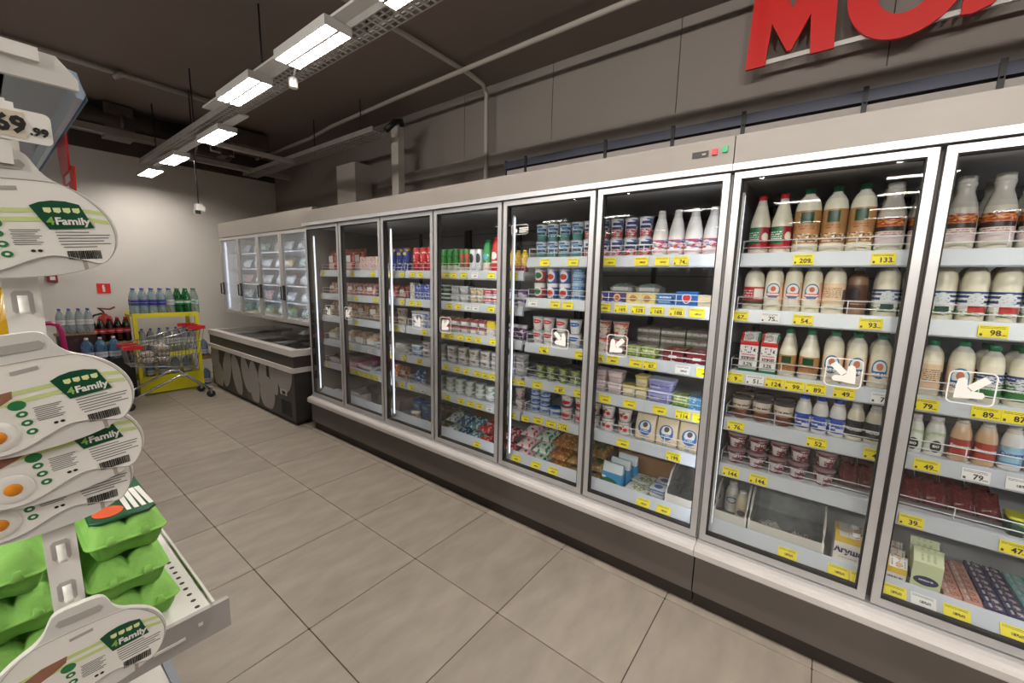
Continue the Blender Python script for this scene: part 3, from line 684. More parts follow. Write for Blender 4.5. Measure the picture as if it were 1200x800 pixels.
K_green = canm('green', (44, 140, 52), [('band', 0, .28, (206, 206, 200)), ('noise', 8, .57, (20, 90, 40), .3, 1), ('noise', 9, .6, (226, 210, 90), .25, .5)])
K_grred = canm('green_red', (60, 130, 60), [('noise', 6, .5, (196, 50, 40), .2, .8), ('band', 0, .2, (206, 200, 196))])
K_wb = canm('white_black', (222, 224, 226), [('ell', .5, .6, .12, .22, (30, 36, 44)), ('noise', 9, .62, (120, 160, 196), 0, .4)])
K_tg = canm('tall_green', (40, 140, 70), [('band', 0, .3, (222, 210, 190)), ('noise', 6, .57, (226, 220, 130), .25, .6), ('ell', .5, .5, .12, .1, (70, 170, 196))])
K_tr = canm('tall_red', (196, 24, 34), [('ell', .5, .5, .12, .12, (232, 226, 222)), ('band', .3, .34, (230, 220, 216))])
K_y = canm('yellow', (222, 182, 40), [('band', 0, .3, (150, 60, 70)), ('noise', 7, .58, (240, 220, 150), .3, .8)])
W_meat = C('film_red_meat', (142, 50, 42), [('noise', 4, .55, (200, 110, 92)), ('noise', 7, .62, (226, 206, 196)), ('rect', .2, .8, .05, .35, (214, 190, 180))])
W_pinkm = C('film_pink', (176, 112, 98), [('noise', 4, .55, (222, 186, 170)), ('noise', 7, .62, (226, 222, 214)), ('noise', 5, .6, (150, 60, 56), .1, .6)])
W_mix = C('film_mixed', (142, 100, 74), [('noise', 5, .5, (196, 160, 126)), ('noise', 8, .58, (110, 66, 50)), ('noise', 9, .62, (216, 208, 196))])
W_beige = C('film_beige', (196, 160, 122), [('noise', 5, .52, (222, 200, 170)), ('noise', 8, .6, (160, 110, 74)), ('rect', .3, .6, .1, .4, (216, 214, 210))])
W_wbox = C('box_white', (216, 214, 210), [('txt', .2, .8, .3, .7, (130, 120, 116), 3)])
W_mbox = C('box_pink_white', (214, 198, 190), [('noise', 5, .56, (176, 90, 84)), ('txt', .2, .8, .4, .7, (120, 60, 60), 2)])
W_tallw = C('box_tall_white', (216, 210, 200), [('noise', 6, .56, (150, 120, 90))])
W_blueb = C('pack_royal', (44, 70, 160), [('noise', 5, .57, (214, 218, 230)), ('txt', .2, .8, .4, .6, (236, 236, 240), 1)])
B_dg = C('cup_dark_green', (28, 90, 60), [('band', .35, .6, (214, 216, 206)), ('txt', .35, .65, .4, .56, (40, 80, 60), 1), ('band', .9, 1, (200, 200, 196))])
B_gt = C('tub_grey', (196, 198, 200), [('noise', 6, .58, (150, 150, 156))])
B_bt = C('tub_beige', (210, 196, 168), [('noise', 6, .57, (170, 130, 90))])
B_rw = C('tub_crimson_white', (222, 212, 214), [('band', .45, .95, (196, 28, 60)), ('txt', .35, .65, .6, .8, (240, 230, 232), 1)])
B_pu = C('cup_purple_white', (218, 214, 220), [('band', .5, .95, (92, 44, 120)), ('ell', .5, .55, .1, .2, (226, 220, 230))])
W_brown = C('pack_brown', (112, 74, 56), [('noise', 5, .56, (176, 130, 96))])
B_bc = C('cup_beige', (206, 190, 156), [('noise', 6, .56, (120, 90, 70), .2, .8), ('band', .8, 1, (214, 206, 190))])
B_bw2 = C('tub_bluewhite2', (214, 220, 228), [('noise', 6, .53, (70, 110, 180)), ('band', .85, 1, (206, 210, 216))])
W_ptray = C('tray_pink_meat', (176, 74, 72), [('noise', 5, .52, (206, 126, 116)), ('noise', 9, .62, (232, 210, 206))])
W_ybox = C('box_yellow_white', (222, 196, 50), [('band', 0, .45, (214, 210, 206)), ('noise', 6, .58, (196, 80, 60), 0, .5)])
W_pubag = C('bag_purple', (92, 46, 98), [('noise', 3, .56, (222, 216, 222)), ('band', .75, 1, (216, 210, 216))])
W_dtray = C('tray_dark_red', (120, 36, 36), [('noise', 6, .55, (160, 90, 80)), ('noise', 9, .62, (220, 206, 200))])
W_wpack = C('pack_white', (220, 218, 214), [('noise', 6, .6, (170, 160, 150))])
B_bts = C('tub_small_blue', (120, 160, 206), [('noise', 6, .55, (222, 226, 232))])
B_ch = C('cup_cheese', (214, 212, 204), [('noise', 6, .56, (110, 110, 100), .15, .8), ('noise', 9, .6, (176, 60, 60), .15, .7), ('band', .86, 1, (222, 222, 220))])
W_or = C('pack_orange', (186, 100, 50), [('noise', 5, .56, (226, 190, 150)), ('noise', 8, .6, (110, 60, 40))])
W_bb = C('bag_blue_small', (50, 110, 180), [('noise', 4, .55, (206, 222, 236)), ('noise', 7, .6, (30, 60, 120))])
B_st = C('tub_stack_greenwhite', (206, 214, 206), [('noise', 5, .53, (110, 160, 120), .1, .8), ('noise', 7, .6, (206, 150, 90), .1, .7)])
W_tray2 = C('film_white', (206, 202, 196), [('noise', 5, .56, (176, 170, 164)), ('rect', .3, .7, .3, .7, (222, 220, 216))])
FILM = mat('clear_film_tray', (196, 196, 194), .2)
MEATB = mat('beige_meat', (196, 160, 124), .45, noise=.15, nscale=40)

# kind, category, describing words, group, builder, (width, depth, height)
DES = {}
def des(k, name, cat, desc, grp, f, w, h, d=None): DES[k] = (name, cat, desc, grp, f, w, d or w, h)
des('milk_red_cap', 'milk_bottle', 'bottle', 'red-capped milk bottle, green-red label', 'red-capped milk bottles', bottle(.044, .262, P_CONE, P_milk('milk'), M_capr, .018, .018, (.10, .46, L_grred)), .088, .262)
des('milk_green_cap', 'milk_bottle', 'bottle', 'big green-capped milk bottle, kraft label', 'big green-capped milk bottles', bottle(.050, .272, P_DOME, P_milk('milk'), M_capg, .021, .018, (.16, .66, L_kraft)), .1, .272)
des('milk_jug', 'milk_jug', 'jug', 'waisted milk jug with orchard label', 'waisted milk jugs', bottle(.049, .266, P_JUG, pm('plastic_jug', (214, 208, 192), [('band', .58, 1.1, (190, 186, 178))], .25), M_capw, .029, .022, (.14, .52, L_jug)), .098, .266)
des('milk_red_label', 'milk_bottle', 'bottle', 'milk bottle with red label', None, bottle(.042, .205, P_DOME, P_milk('milk'), M_capr, .017, .016, (.14, .52, L_redw)), .085, .205)
des('milk_round_logo', 'milk_bottle', 'bottle', 'milk bottle with round blue emblem', 'round-emblem milk bottles', bottle(.038, .216, P_DOME, P_milk('cream', (232, 224, 200)), M_capgrey, .017, .016, (.20, .60, L_logo2), [('Молоко', .0125, ink_w, .352, .0005)]), .077, .216)
des('milk_plain_turned', 'milk_bottle', 'bottle', 'milk bottle turned to show small print', None, bottle(.038, .214, P_DOME, P_milk('cream'), M_capgrey, .017, .016, (.20, .60, L_turn)), .077, .214)
des('milk_dark_label', 'milk_bottle', 'bottle', 'brown-labelled bottle set back', None, bottle(.036, .200, P_DOME, pm('plastic_cocoa', (150, 118, 92), [], .3), M_capgrey, .017, .016, (.16, .62, L_dark)), .072, .2)
des('milk_stripe_grey', 'milk_bottle', 'bottle', 'grey-capped milk bottle with navy stripes', 'grey-capped striped milk bottles', bottle(.039, .220, P_DOME, P_milk('cream'), M_capgrey, .018, .017, (.10, .50, L_stripe)), .078, .22)
des('milk_stripe_red', 'milk_bottle', 'bottle', 'red-capped milk bottle with navy stripes', 'red-capped striped milk bottles', bottle(.039, .220, P_DOME, P_milk('cream'), M_capr, .018, .017, (.10, .50, L_striper)), .078, .22)
_kc = gable(.078, .07, .181, PC_red, PC_red, M_capw)
def kefir_carton(root):
    _kc(root); front_text(root, 'КЕФИР', .017, M_ink, -.035, .062, .0005); front_text(root, '3,2%', .022, M_ink, -.035, .036, .0005)
des('kefir_carton', 'kefir_carton', 'carton', 'red-topped white kefir gable carton', 'red-topped kefir cartons', kefir_carton, .078, .181, .07)
des('kefir_brown', 'kefir_bottle', 'bottle', 'green-capped kefir bottle, brown label', 'brown-labelled kefir bottles', bottle(.041, .212, P_CONE, P_milk('milk'), M_capg, .018, .018, (.12, .46, L_kraft2)), .082, .212)
des('kefir_logo', 'kefir_bottle', 'bottle', 'green-capped kefir bottle, round cow emblem', 'round-emblem kefir bottles', bottle(.037, .214, P_DOME, P_milk('cream'), M_capg, .018, .016, (.13, .56, L_logo), [('Кефир', .018, ink_w, .25, .0004)]), .074, .214)
des('kefir_cream', 'kefir_bottle', 'bottle', 'green-capped kefir bottle, plain cream label', None, bottle(.039, .208, P_DOME, P_milk('cream'), M_capg, .018, .016, (.14, .58, L_turn)), .078, .208)
des('kefir_stripe', 'kefir_bottle', 'bottle', 'green-capped kefir bottle, navy stripe label', 'striped kefir bottles', bottle(.036, .204, P_DOME, P_milk('cream'), M_capg, .018, .016, (.10, .52, L_sgreen)), .073, .204)
des('dessert_cup', 'dessert_cup', 'cup', 'clear-lidded coffee cream dessert cup', 'coffee cream dessert cups', cup(.031, .042, .105, B_tir, M_liddark, 'dome'), .085, .105)
des('milk_blue_cap', 'milk_bottle', 'bottle', 'small blue-capped milk bottle', 'small blue-capped milk bottles', bottle(.031, .158, P_WIDE, P_milk('white', WH), M_capb, .019, .017, (.10, .5, L_blue)), .062, .158)
des('milk_black_label', 'milk_bottle', 'bottle', 'small milk bottle with black label', 'small black-labelled milk bottles', bottle(.031, .158, P_WIDE, P_milk('cream', (230, 222, 200), (200, 196, 188), .76), M_capw, .018, .016, (.10, .54, L_blk), [('Молоко', .0165, ink_w, .30, .0004)]), .062, .158)
des('bio_yogurt', 'yogurt_bottle', 'bottle', 'small white yogurt bottle, round black badge', 'small white yogurt bottles', bottle(.031, .151, P_WIDE, P_milk('white', WH), M_capw, .020, .015, (.10, .62, L_bio), [('BIO', .013, ink_w, .255, .0004)]), .062, .151)
des('baked_kefir', 'fermented_milk_bottle', 'bottle', 'small tan bottle with rust-red label', 'rust-labelled fermented milk bottles', bottle(.0325, .16, P_WIDE, P_milk('tan', (216, 180, 142), (204, 190, 172), .8), M_capw, .018, .014, (.14, .52, L_baked), [('Ряженка', .0175, ink_w, .34, .0004)]), .065, .16)
des('sweet_kefir', 'fermented_milk_bottle', 'bottle', 'small white bottle with sky-blue label', 'sky-blue-labelled bottles', bottle(.032, .162, P_WIDE, P_milk('white'), M_capw, .018, .014, (.14, .54, L_sweet), [('Снежок', .0195, ink_b, .36, .0004)]), .064, .162)
des('berry_dessert', 'dessert_cup', 'cup', 'clear cup of dark berry dessert', 'dark berry dessert cups', cup(.030, .042, .076, B_berry, mat('berry_lid', (150, 120, 124), .2), 'dome'), .085, .077)
des('berry_bag', 'berry_bag', 'bag', 'crumpled bag of red berries', 'bags of red berries', bag(.085, .12, .06, pm('film_berry', (92, 14, 24), [('noise', 8, .56, (126, 24, 34)), ('noise', 14, .66, (160, 70, 78))], .15), 35, .4, 5), .08, .07, .1)
des('green_pack', 'snack_pack', 'pack', 'dark green pack with a yellow lid', None, tub(.06, .08, .07, pm('tub_dkgreen', (26, 70, 40), [('noise', 6, .6, (90, 140, 60))]), mat('yellow_lid', (206, 206, 40), .35)), .06, .07, .08)
des('yogurt_teal', 'yogurt_cup', 'cup', 'teal-striped yogurt cup', 'teal-striped yogurt cups', cup(.030, .037, .103, B_teal, M_foil), .081, .103)
des('yogurt_berry', 'yogurt_cup', 'cup', 'berry-striped yogurt cup', 'berry-striped yogurt cups', cup(.031, .038, .103, B_blue2, M_foil), .083, .103)
des('drink_yogurt', 'yogurt_bottle', 'bottle', 'tall white drinking-yogurt bottle', 'tall drinking-yogurt bottles', bottle(.043, .236, P_DRINK, B_drink, M_capw, .019, .012, (.08, .42, L_drink)), .086, .236)
des('yogurt_red', 'yogurt_cup', 'cup', 'red yogurt cup with white oval', 'red yogurt cups', cup(.033, .038, .098, B_red, M_lidw), .076, .098)
des('yogurt_bluewhite', 'yogurt_cup', 'cup', 'blue yogurt cup with white oval', 'blue yogurt cups', cup(.031, .036, .098, B_bw, M_lidw), .072, .098)
des('cream_tub', 'cream_tub', 'tub', 'light blue cream tub', 'light blue cream tubs', cup(.033, .037, .050, B_ltub, M_lidw), .075, .051)
des('butter_purple', 'butter_pack', 'butter', 'navy butter pack with orange emblem', 'navy butter packs', pack(.1, .07, .063, W_pur, flaps=W_pur), .1, .063, .07)
des('butter_yellow', 'butter_pack', 'butter', 'yellow butter pack', 'yellow butter packs', pack(.08, .08, .061, W_yel, flaps=W_yel), .08, .061, .08)
des('butter_blue', 'butter_pack', 'butter', 'plain blue butter pack', 'plain blue butter packs', pack(.095, .07, .063, W_blu, flaps=W_blu), .095, .063, .07)
des('butter_heart', 'butter_pack', 'butter', 'blue butter pack with red heart', None, pack(.1, .07, .075, W_heart, flaps=W_heart), .1, .075, .07)
des('butter_pale', 'butter_pack', 'butter', 'pale cream butter pack', None, pack(.075, .07, .059, W_pale, flaps=W_pale), .075, .059, .07)
des('kefir_cup_red', 'sour_cream_cup', 'cup', 'white sour-cream cup with red oval', 'red-oval sour-cream cups', cup(.029, .038, .086, B_ked, M_foil), .075, .086)
des('kefir_cup_blue', 'sour_cream_cup', 'cup', 'white sour-cream cup with blue oval', 'blue-oval sour-cream cups', cup(.029, .038, .086, B_keb, M_foil), .075, .086)
des('yogurt_stripe', 'yogurt_cup', 'cup', 'pale yogurt cup with slanted red stripes', 'red-striped pale yogurt cups', cup(.034, .044, .09, B_str, M_foil), .088, .09)
des('green_box', 'small_carton', 'box', 'small green and yellow carton', 'small green and yellow cartons', pack(.078, .07, .06, W_gbox, .001, 'carton_body', flaps=W_gbox), .078, .06, .07)
des('dark_red_pack', 'sausage_pack', 'pack', 'dark red flat pack with white clip', 'dark red flat packs', (lambda g: (lambda root: (g(root), body(MB().rev([(.012, 0), (.014, .004), (.001, .008)], 10, True, False, cx=-.04, cy=0).box(-.052, -.036, -.018, .018, .022, .034), root, 'clip', M_white))))(pack(.1, .08, .064, W_dred)), .1, .064, .08)
des('white_tub', 'cheese_tub', 'tub', 'white and mauve cheese tub', 'white and mauve cheese tubs', tub(.068, .075, .048, B_wtub, M_lidw), .068, .048, .075)
des('green_cup', 'yogurt_cup', 'cup', 'low olive-green cup', 'low olive-green cups', cup(.027, .033, .048, B_gcup, M_liddark), .066, .048)
des('pink_tub', 'cheese_tub', 'tub', 'pale pink curd tub', 'pale pink curd tubs', tub(.085, .08, .065, B_ptub, M_lidpink), .085, .065, .08)
des('yellow_tub', 'cheese_tub', 'tub', 'cream tub with yellow rim', 'cream tubs with yellow rims', tub(.072, .08, .064, B_ytub, mat('olive_lid', (206, 190, 110), .35)), .072, .064, .08)
des('lilac_tub', 'ice_cream_tub', 'tub', 'wide lilac tub', 'wide lilac tubs', tub(.14, .1, .062, B_lil, M_lidlil), .14, .062, .1)
des('blue_box', 'small_carton', 'box', 'small sky-blue carton', None, pack(.075, .07, .063, W_bbox, .001, 'carton_body', flaps=W_bbox), .075, .063, .07)
des('pudding_cup', 'pudding_cup', 'cup', 'brown-splashed white pudding cup', 'brown-splashed pudding cups', cup(.027, .035, .076, B_pud, M_foil), .07, .076)
des('blue_tub', 'cheese_tub', 'tub', 'round blue and white tub', 'round blue and white tubs', cup(.032, .037, .058, B_btub, M_lidb), .073, .058)
des('yogurt_white_red', 'yogurt_cup', 'cup', 'pale cup with low red oval', 'pale cups with low red ovals', cup(.029, .039, .082, B_wred, M_foil), .078, .082)
des('strawberry_cup', 'yogurt_cup', 'cup', 'white strawberry yogurt cup', 'white strawberry yogurt cups', cup(.031, .039, .076, B_straw, M_foil), .078, .076)
des('curd_bag', 'curd_bag', 'bag', 'beige curd bag with round blue emblem', 'beige curd bags', gusset(.112, .075, .15, G_curd), .112, .15, .075)
des('can_blue', 'drink_can', 'can', 'tall blue can', 'tall blue cans', can(.033, .19, K_blue, mat('gold_lid', (200, 170, 80), .3, metal=.6)), .066, .19)
des('can_red', 'drink_can', 'can', 'tall red can', 'tall red cans', can(.033, .186, K_red, M_foil), .066, .186)
des('can_green', 'drink_can', 'can', 'slim green can', 'slim green cans', can(.027, .163, K_green, M_foil), .054, .163)
des('can_green_red', 'drink_can', 'can', 'slim green and red can', 'slim green and red cans', can(.024, .16, K_grred, M_foil), .048, .16)
des('can_white_black', 'drink_can', 'can', 'white can with black emblem', 'white cans with black emblems', can(.027, .157, K_wb, M_foil), .054, .157)
des('bottle_tall_green', 'drink_bottle', 'bottle', 'tall green drink bottle', None, can(.035, .22, K_tg, M_capg, True), .07, .22)
des('bottle_tall_red', 'drink_bottle', 'bottle', 'tall red drink bottle', None, can(.035, .232, K_tr, M_capr, True), .07, .232)
des('bottle_yellow', 'drink_bottle', 'bottle', 'small yellow drink bottle', 'small yellow drink bottles', can(.025, .14, K_y, mat('yellow_cap', (230, 190, 40), .35), True), .05, .14)
des('red_meat_pack', 'meat_pack', 'pack', 'red vacuum meat pack', 'red vacuum meat packs', bag(.12, .11, .035, W_meat, 70, .3, 4, M_wtag), .12, .1, .06)
des('white_box_tall', 'small_carton', 'box', 'tall narrow white carton', None, pack(.055, .05, .135, W_tallw, .001, 'carton_body', flaps=W_tallw), .055, .135, .05)
des('blue_pack', 'small_pack', 'pack', 'royal blue pack', 'royal blue packs', pack(.095, .06, .062, W_blueb, flaps=W_blueb), .095, .062, .06)
des('cup_dark_green', 'yogurt_cup', 'cup', 'dark green cup with white band', 'dark green cups', cup(.032, .036, .062, B_dg, M_lidw), .072, .062)
des('grey_tub', 'cheese_tub', 'tub', 'plain grey-white tub', 'plain grey-white tubs', tub(.08, .07, .06, B_gt, M_lidw), .08, .06, .07)
des('beige_tub', 'cheese_tub', 'tub', 'small beige tub', 'small beige tubs', tub(.055, .06, .056, B_bt, M_lidw), .055, .056, .06)
des('red_white_tub', 'cheese_tub', 'tub', 'crimson and white tub', 'crimson and white tubs', tub(.065, .06, .055, B_rw, M_lidw), .065, .055, .06)
des('purple_cup', 'yogurt_cup', 'cup', 'purple and white cup', 'purple and white cups', cup(.031, .035, .055, B_pu, M_lidw), .07, .055)
des('brown_pack', 'small_pack', 'pack', 'brown pack', 'brown packs', pack(.105, .07, .05, W_brown, flaps=W_brown), .105, .05, .07)
des('beige_cup', 'dessert_cup', 'cup', 'beige dessert cup', 'beige dessert cups', cup(.036, .043, .068, B_bc, M_lidw), .086, .068)
des('blue_white_tub', 'cheese_tub', 'tub', 'mottled blue and white tub', 'mottled blue and white tubs', tub(.098, .08, .064, B_bw2, M_lidw), .098, .064, .08)
des('pink_tray', 'meat_tray', 'tray', 'pink meat tray under film', 'pink meat trays', tray(.082, .1, .05, W_ptray, FILM, M_wtag), .082, .052, .1)
des('yellow_box', 'small_carton', 'box', 'yellow and white carton', None, pack(.07, .05, .108, W_ybox, .001, 'carton_body', flaps=W_ybox), .07, .108, .05)
des('purple_bag', 'snack_bag', 'bag', 'purple and white bag', 'purple and white bags', bag(.1, .1, .045, W_pubag, 80, .2, 6), .1, .097, .06)
des('dark_red_tray', 'meat_tray', 'tray', 'dark red meat tray', None, tray(.11, .1, .06, W_dtray, FILM, M_wtag), .11, .06, .1)
des('white_pack', 'small_pack', 'pack', 'flat white pack', 'flat white packs', pack(.12, .08, .04, W_wpack, flaps=W_wpack), .12, .04, .08)
des('blue_tub_small', 'cheese_tub', 'tub', 'low pale blue tub', 'low pale blue tubs', tub(.11, .08, .045, B_bts, M_lidw), .11, .045, .08)
des('cheese_cup', 'cheese_cup', 'cup', 'white cheese cup with dark print', 'white cheese cups', cup(.036, .042, .062, B_ch, M_lidw), .085, .062)
des('orange_pack', 'meat_pack', 'pack', 'orange and brown pack', 'orange and brown packs', bag(.12, .115, .04, W_or, 78, .3, 8, M_wtag), .12, .11, .06)
des('blue_bag_small', 'snack_bag', 'bag', 'blue and white bag', None, bag(.14, .115, .05, W_bb, 80, .25, 9), .14, .112, .06)
des('stack_tub', 'cheese_tub', 'tub', 'low green and white tub', 'low green and white tubs', cup(.038, .043, .037, B_st, M_lidw), .086, .037)
des('red_sausage_pack', 'sausage_pack', 'pack', 'large red sausage pack', 'large red sausage packs', bag(.155, .21, .05, W_meat, 78, .35, 10, M_wtag), .155, .2, .08)
des('meat_box', 'small_carton', 'box', 'pink and white meat carton', 'pink and white meat cartons', pack(.14, .1, .062, W_mbox, .001, 'carton_body', flaps=W_mbox), .14, .062, .1)
des('pink_meat_pack', 'meat_pack', 'pack', 'pink vacuum meat pack', 'pink vacuum meat packs', bag(.165, .115, .04, W_pinkm, 72, .35, 12, M_wtag), .165, .105, .07)
des('mixed_meat_pack', 'meat_pack', 'pack', 'brown marbled meat pack', 'brown marbled meat packs', bag(.18, .15, .05, W_mix, 74, .4, 13, M_wtag), .18, .14, .08)
des('beige_poultry_pack', 'poultry_tray', 'tray', 'beige poultry tray under film', 'beige poultry trays', tray(.185, .16, .11, W_beige, FILM, M_wtag, 15), .185, .11, .16)
des('white_tray', 'food_tray', 'tray', 'flat white film-wrapped tray', 'flat white wrapped trays', tray(.24, .2, .07, W_tray2, M_white, M_wtag, 16), .24, .07, .2)
# ================================================================== goods on the shelves (design, bay, shelf, stack, rows deep, positions along the shelf)
ROWS = [
 ('milk_red_cap', 1, 1, 1, 1, [0.304,0.217]),
 ('milk_green_cap', 1, 1, 1, 1, [0.118,0.016,-0.076]),
 ('milk_jug', 1, 1, 1, 2, [-0.174,-0.27,-0.363,-0.454,-0.547]),
 ('milk_red_label', 1, 2, 1, 1, [0.308]),
 ('milk_round_logo', 1, 2, 1, 2, [0.222,0.146,0.073]),
 ('milk_plain_turned', 1, 2, 1, 1, [-0.01]),
 ('milk_dark_label', 1, 2, 1, 1, [-0.106]),
 ('milk_stripe_grey', 1, 2, 1, 2, [-0.194,-0.273,-0.349]),
 ('milk_stripe_red', 1, 2, 1, 2, [-0.426,-0.503,-0.581]),
 ('kefir_carton', 1, 3, 1, 2, [0.251,0.172]),
 ('kefir_brown', 1, 3, 1, 2, [0.102,0.023]),
 ('kefir_logo', 1, 3, 1, 2, [-0.058,-0.133,-0.207,-0.278]),
 ('kefir_cream', 1, 3, 1, 1, [-0.35]),
 ('kefir_logo', 1, 3, 1, 1, [-0.429]),
 ('kefir_stripe', 1, 3, 1, 2, [-0.504,-0.575]),
 ('dessert_cup', 1, 4, 1, 2, [0.312,0.222,0.131]),
 ('milk_blue_cap', 1, 4, 1, 1, [0.044,-0.02,-0.082]),
 ('milk_black_label', 1, 4, 1, 1, [-0.147,-0.21,-0.271]),
 ('bio_yogurt', 1, 4, 1, 1, [-0.333,-0.395]),
 ('baked_kefir', 1, 4, 1, 1, [-0.462,-0.524]),
 ('sweet_kefir', 1, 4, 1, 1, [-0.586,-0.652]),
 ('berry_dessert', 1, 5, 2, 2, [0.281,0.189,0.096,0.012,-0.082]),
 ('berry_bag', 1, 5, 1, 2, [-0.168,-0.234,-0.353,-0.427,-0.502,-0.572]),
 ('green_pack', 1, 5, 1, 1, [-0.631]),
 ('yogurt_teal', 2, 1, 2, 1, [1.468,1.378,1.289,1.196]),
 ('yogurt_berry', 2, 1, 2, 1, [1.104,1.012,0.928,0.84,0.753]),
 ('drink_yogurt', 2, 1, 1, 1, [0.668,0.583,0.493,0.401]),
 ('yogurt_red', 2, 2, 2, 1, [1.444]),
 ('yogurt_bluewhite', 2, 2, 2, 1, [1.349,1.262]),
 ('cream_tub', 2, 2, 4, 1, [1.173]),
 ('butter_purple', 2, 2, 1, 2, [1.006,0.886]),
 ('butter_yellow', 2, 2, 1, 2, [0.774,0.685]),
 ('butter_blue', 2, 2, 1, 2, [0.59]),
 ('butter_heart', 2, 2, 1, 1, [0.483]),
 ('butter_pale', 2, 2, 1, 1, [0.384]),
 ('kefir_cup_red', 2, 3, 2, 1, [1.462,1.367,1.272]),
 ('kefir_cup_blue', 2, 3, 2, 1, [1.175]),
 ('yogurt_stripe', 2, 3, 2, 1, [0.997,0.894]),
 ('green_box', 2, 3, 1, 1, [0.796,0.713]),
 ('dark_red_pack', 2, 3, 1, 2, [0.586,0.469]),
 ('white_tub', 2, 4, 3, 1, [1.589,1.508]),
 ('green_cup', 2, 4, 2, 1, [1.415,1.331,1.242,1.158]),
 ('pink_tub', 2, 4, 2, 1, [0.992,0.895]),
 ('yellow_tub', 2, 4, 1, 1, [0.809]),
 ('yellow_tub', 2, 4, 2, 1, [0.732]),
 ('lilac_tub', 2, 4, 2, 1, [0.622]),
 ('green_box', 2, 4, 1, 1, [0.495]),
 ('blue_box', 2, 4, 1, 1, [0.413]),
 ('pudding_cup', 2, 5, 2, 1, [1.572]),
 ('blue_tub', 2, 5, 3, 1, [1.483,1.389]),
 ('blue_tub', 2, 5, 1, 1, [1.299]),
 ('yogurt_white_red', 2, 5, 2, 1, [1.212,1.113]),
 ('strawberry_cup', 2, 5, 2, 1, [1.024,0.932,0.831]),
 ('curd_bag', 2, 5, 1, 1, [0.647,0.519,0.396]),
 ('can_blue', 3, 1, 1, 1, [2.948,2.85,2.76]),
 ('can_red', 3, 1, 1, 1, [2.631,2.547,2.467]),
 ('can_green', 3, 1, 1, 1, [2.375,2.309,2.245,2.182]),
 ('can_green_red', 3, 1, 1, 1, [2.122,2.07]),
 ('can_white_black', 3, 1, 1, 1, [2.014,1.956]),
 ('bottle_tall_green', 3, 1, 1, 1, [1.886]),
 ('bottle_tall_red', 3, 1, 1, 1, [1.805]),
 ('bottle_yellow', 3, 1, 1, 1, [1.721,1.66,1.606,1.548]),
 ('red_meat_pack', 3, 2, 1, 1, [2.967,2.825]),
 ('white_box_tall', 3, 2, 1, 1, [2.696]),
 ('blue_pack', 3, 2, 2, 1, [2.616,2.501]),
 ('cup_dark_green', 3, 2, 2, 1, [2.371,2.287]),
 ('grey_tub', 3, 2, 2, 1, [2.185,2.087]),
 ('beige_tub', 3, 2, 2, 1, [1.995,1.932]),
 ('red_white_tub', 3, 2, 2, 1, [1.858,1.78]),
 ('purple_cup', 3, 2, 2, 1, [1.659,1.577]),
 ('brown_pack', 3, 3, 2, 1, [2.975]),
 ('beige_cup', 3, 3, 2, 1, [2.844]),
 ('blue_white_tub', 3, 3, 2, 1, [2.642,2.525]),
 ('pink_tray', 3, 3, 2, 1, [2.393,2.278,2.176,2.078,1.985,1.906]),
 ('yellow_box', 3, 3, 1, 1, [1.82]),
 ('purple_bag', 3, 3, 1, 1, [1.686,1.581]),
 ('dark_red_tray', 3, 4, 1, 1, [2.972]),
 ('white_pack', 3, 4, 2, 1, [2.838]),
 ('blue_tub_small', 3, 4, 2, 1, [2.69]),
 ('cheese_cup', 3, 4, 2, 1, [2.559,2.364,2.239,2.119,2.005,1.895,1.791,1.657]),
 ('orange_pack', 3, 5, 1, 1, [2.955,2.823]),
 ('blue_bag_small', 3, 5, 1, 1, [2.68]),
 ('stack_tub', 3, 5, 3, 1, [2.357,2.25,2.146,2.046,1.942,1.841,1.689]),
 ('red_sausage_pack', 4, 1, 1, 1, [4.252,4.061,3.725,3.561]),
 ('meat_box', 4, 1, 2, 1, [3.407,3.246]),
 ('pink_meat_pack', 4, 2, 1, 1, [4.245,4.071,3.715,3.544,3.308]),
 ('mixed_meat_pack', 4, 3, 1, 1, [4.231,4.072,3.708,3.457,3.25]),
 ('beige_poultry_pack', 4, 4, 1, 1, [4.211,3.649,3.456,3.26]),
 ('white_tray', 4, 5, 1, 1, [4.198,3.691,3.392]),
]
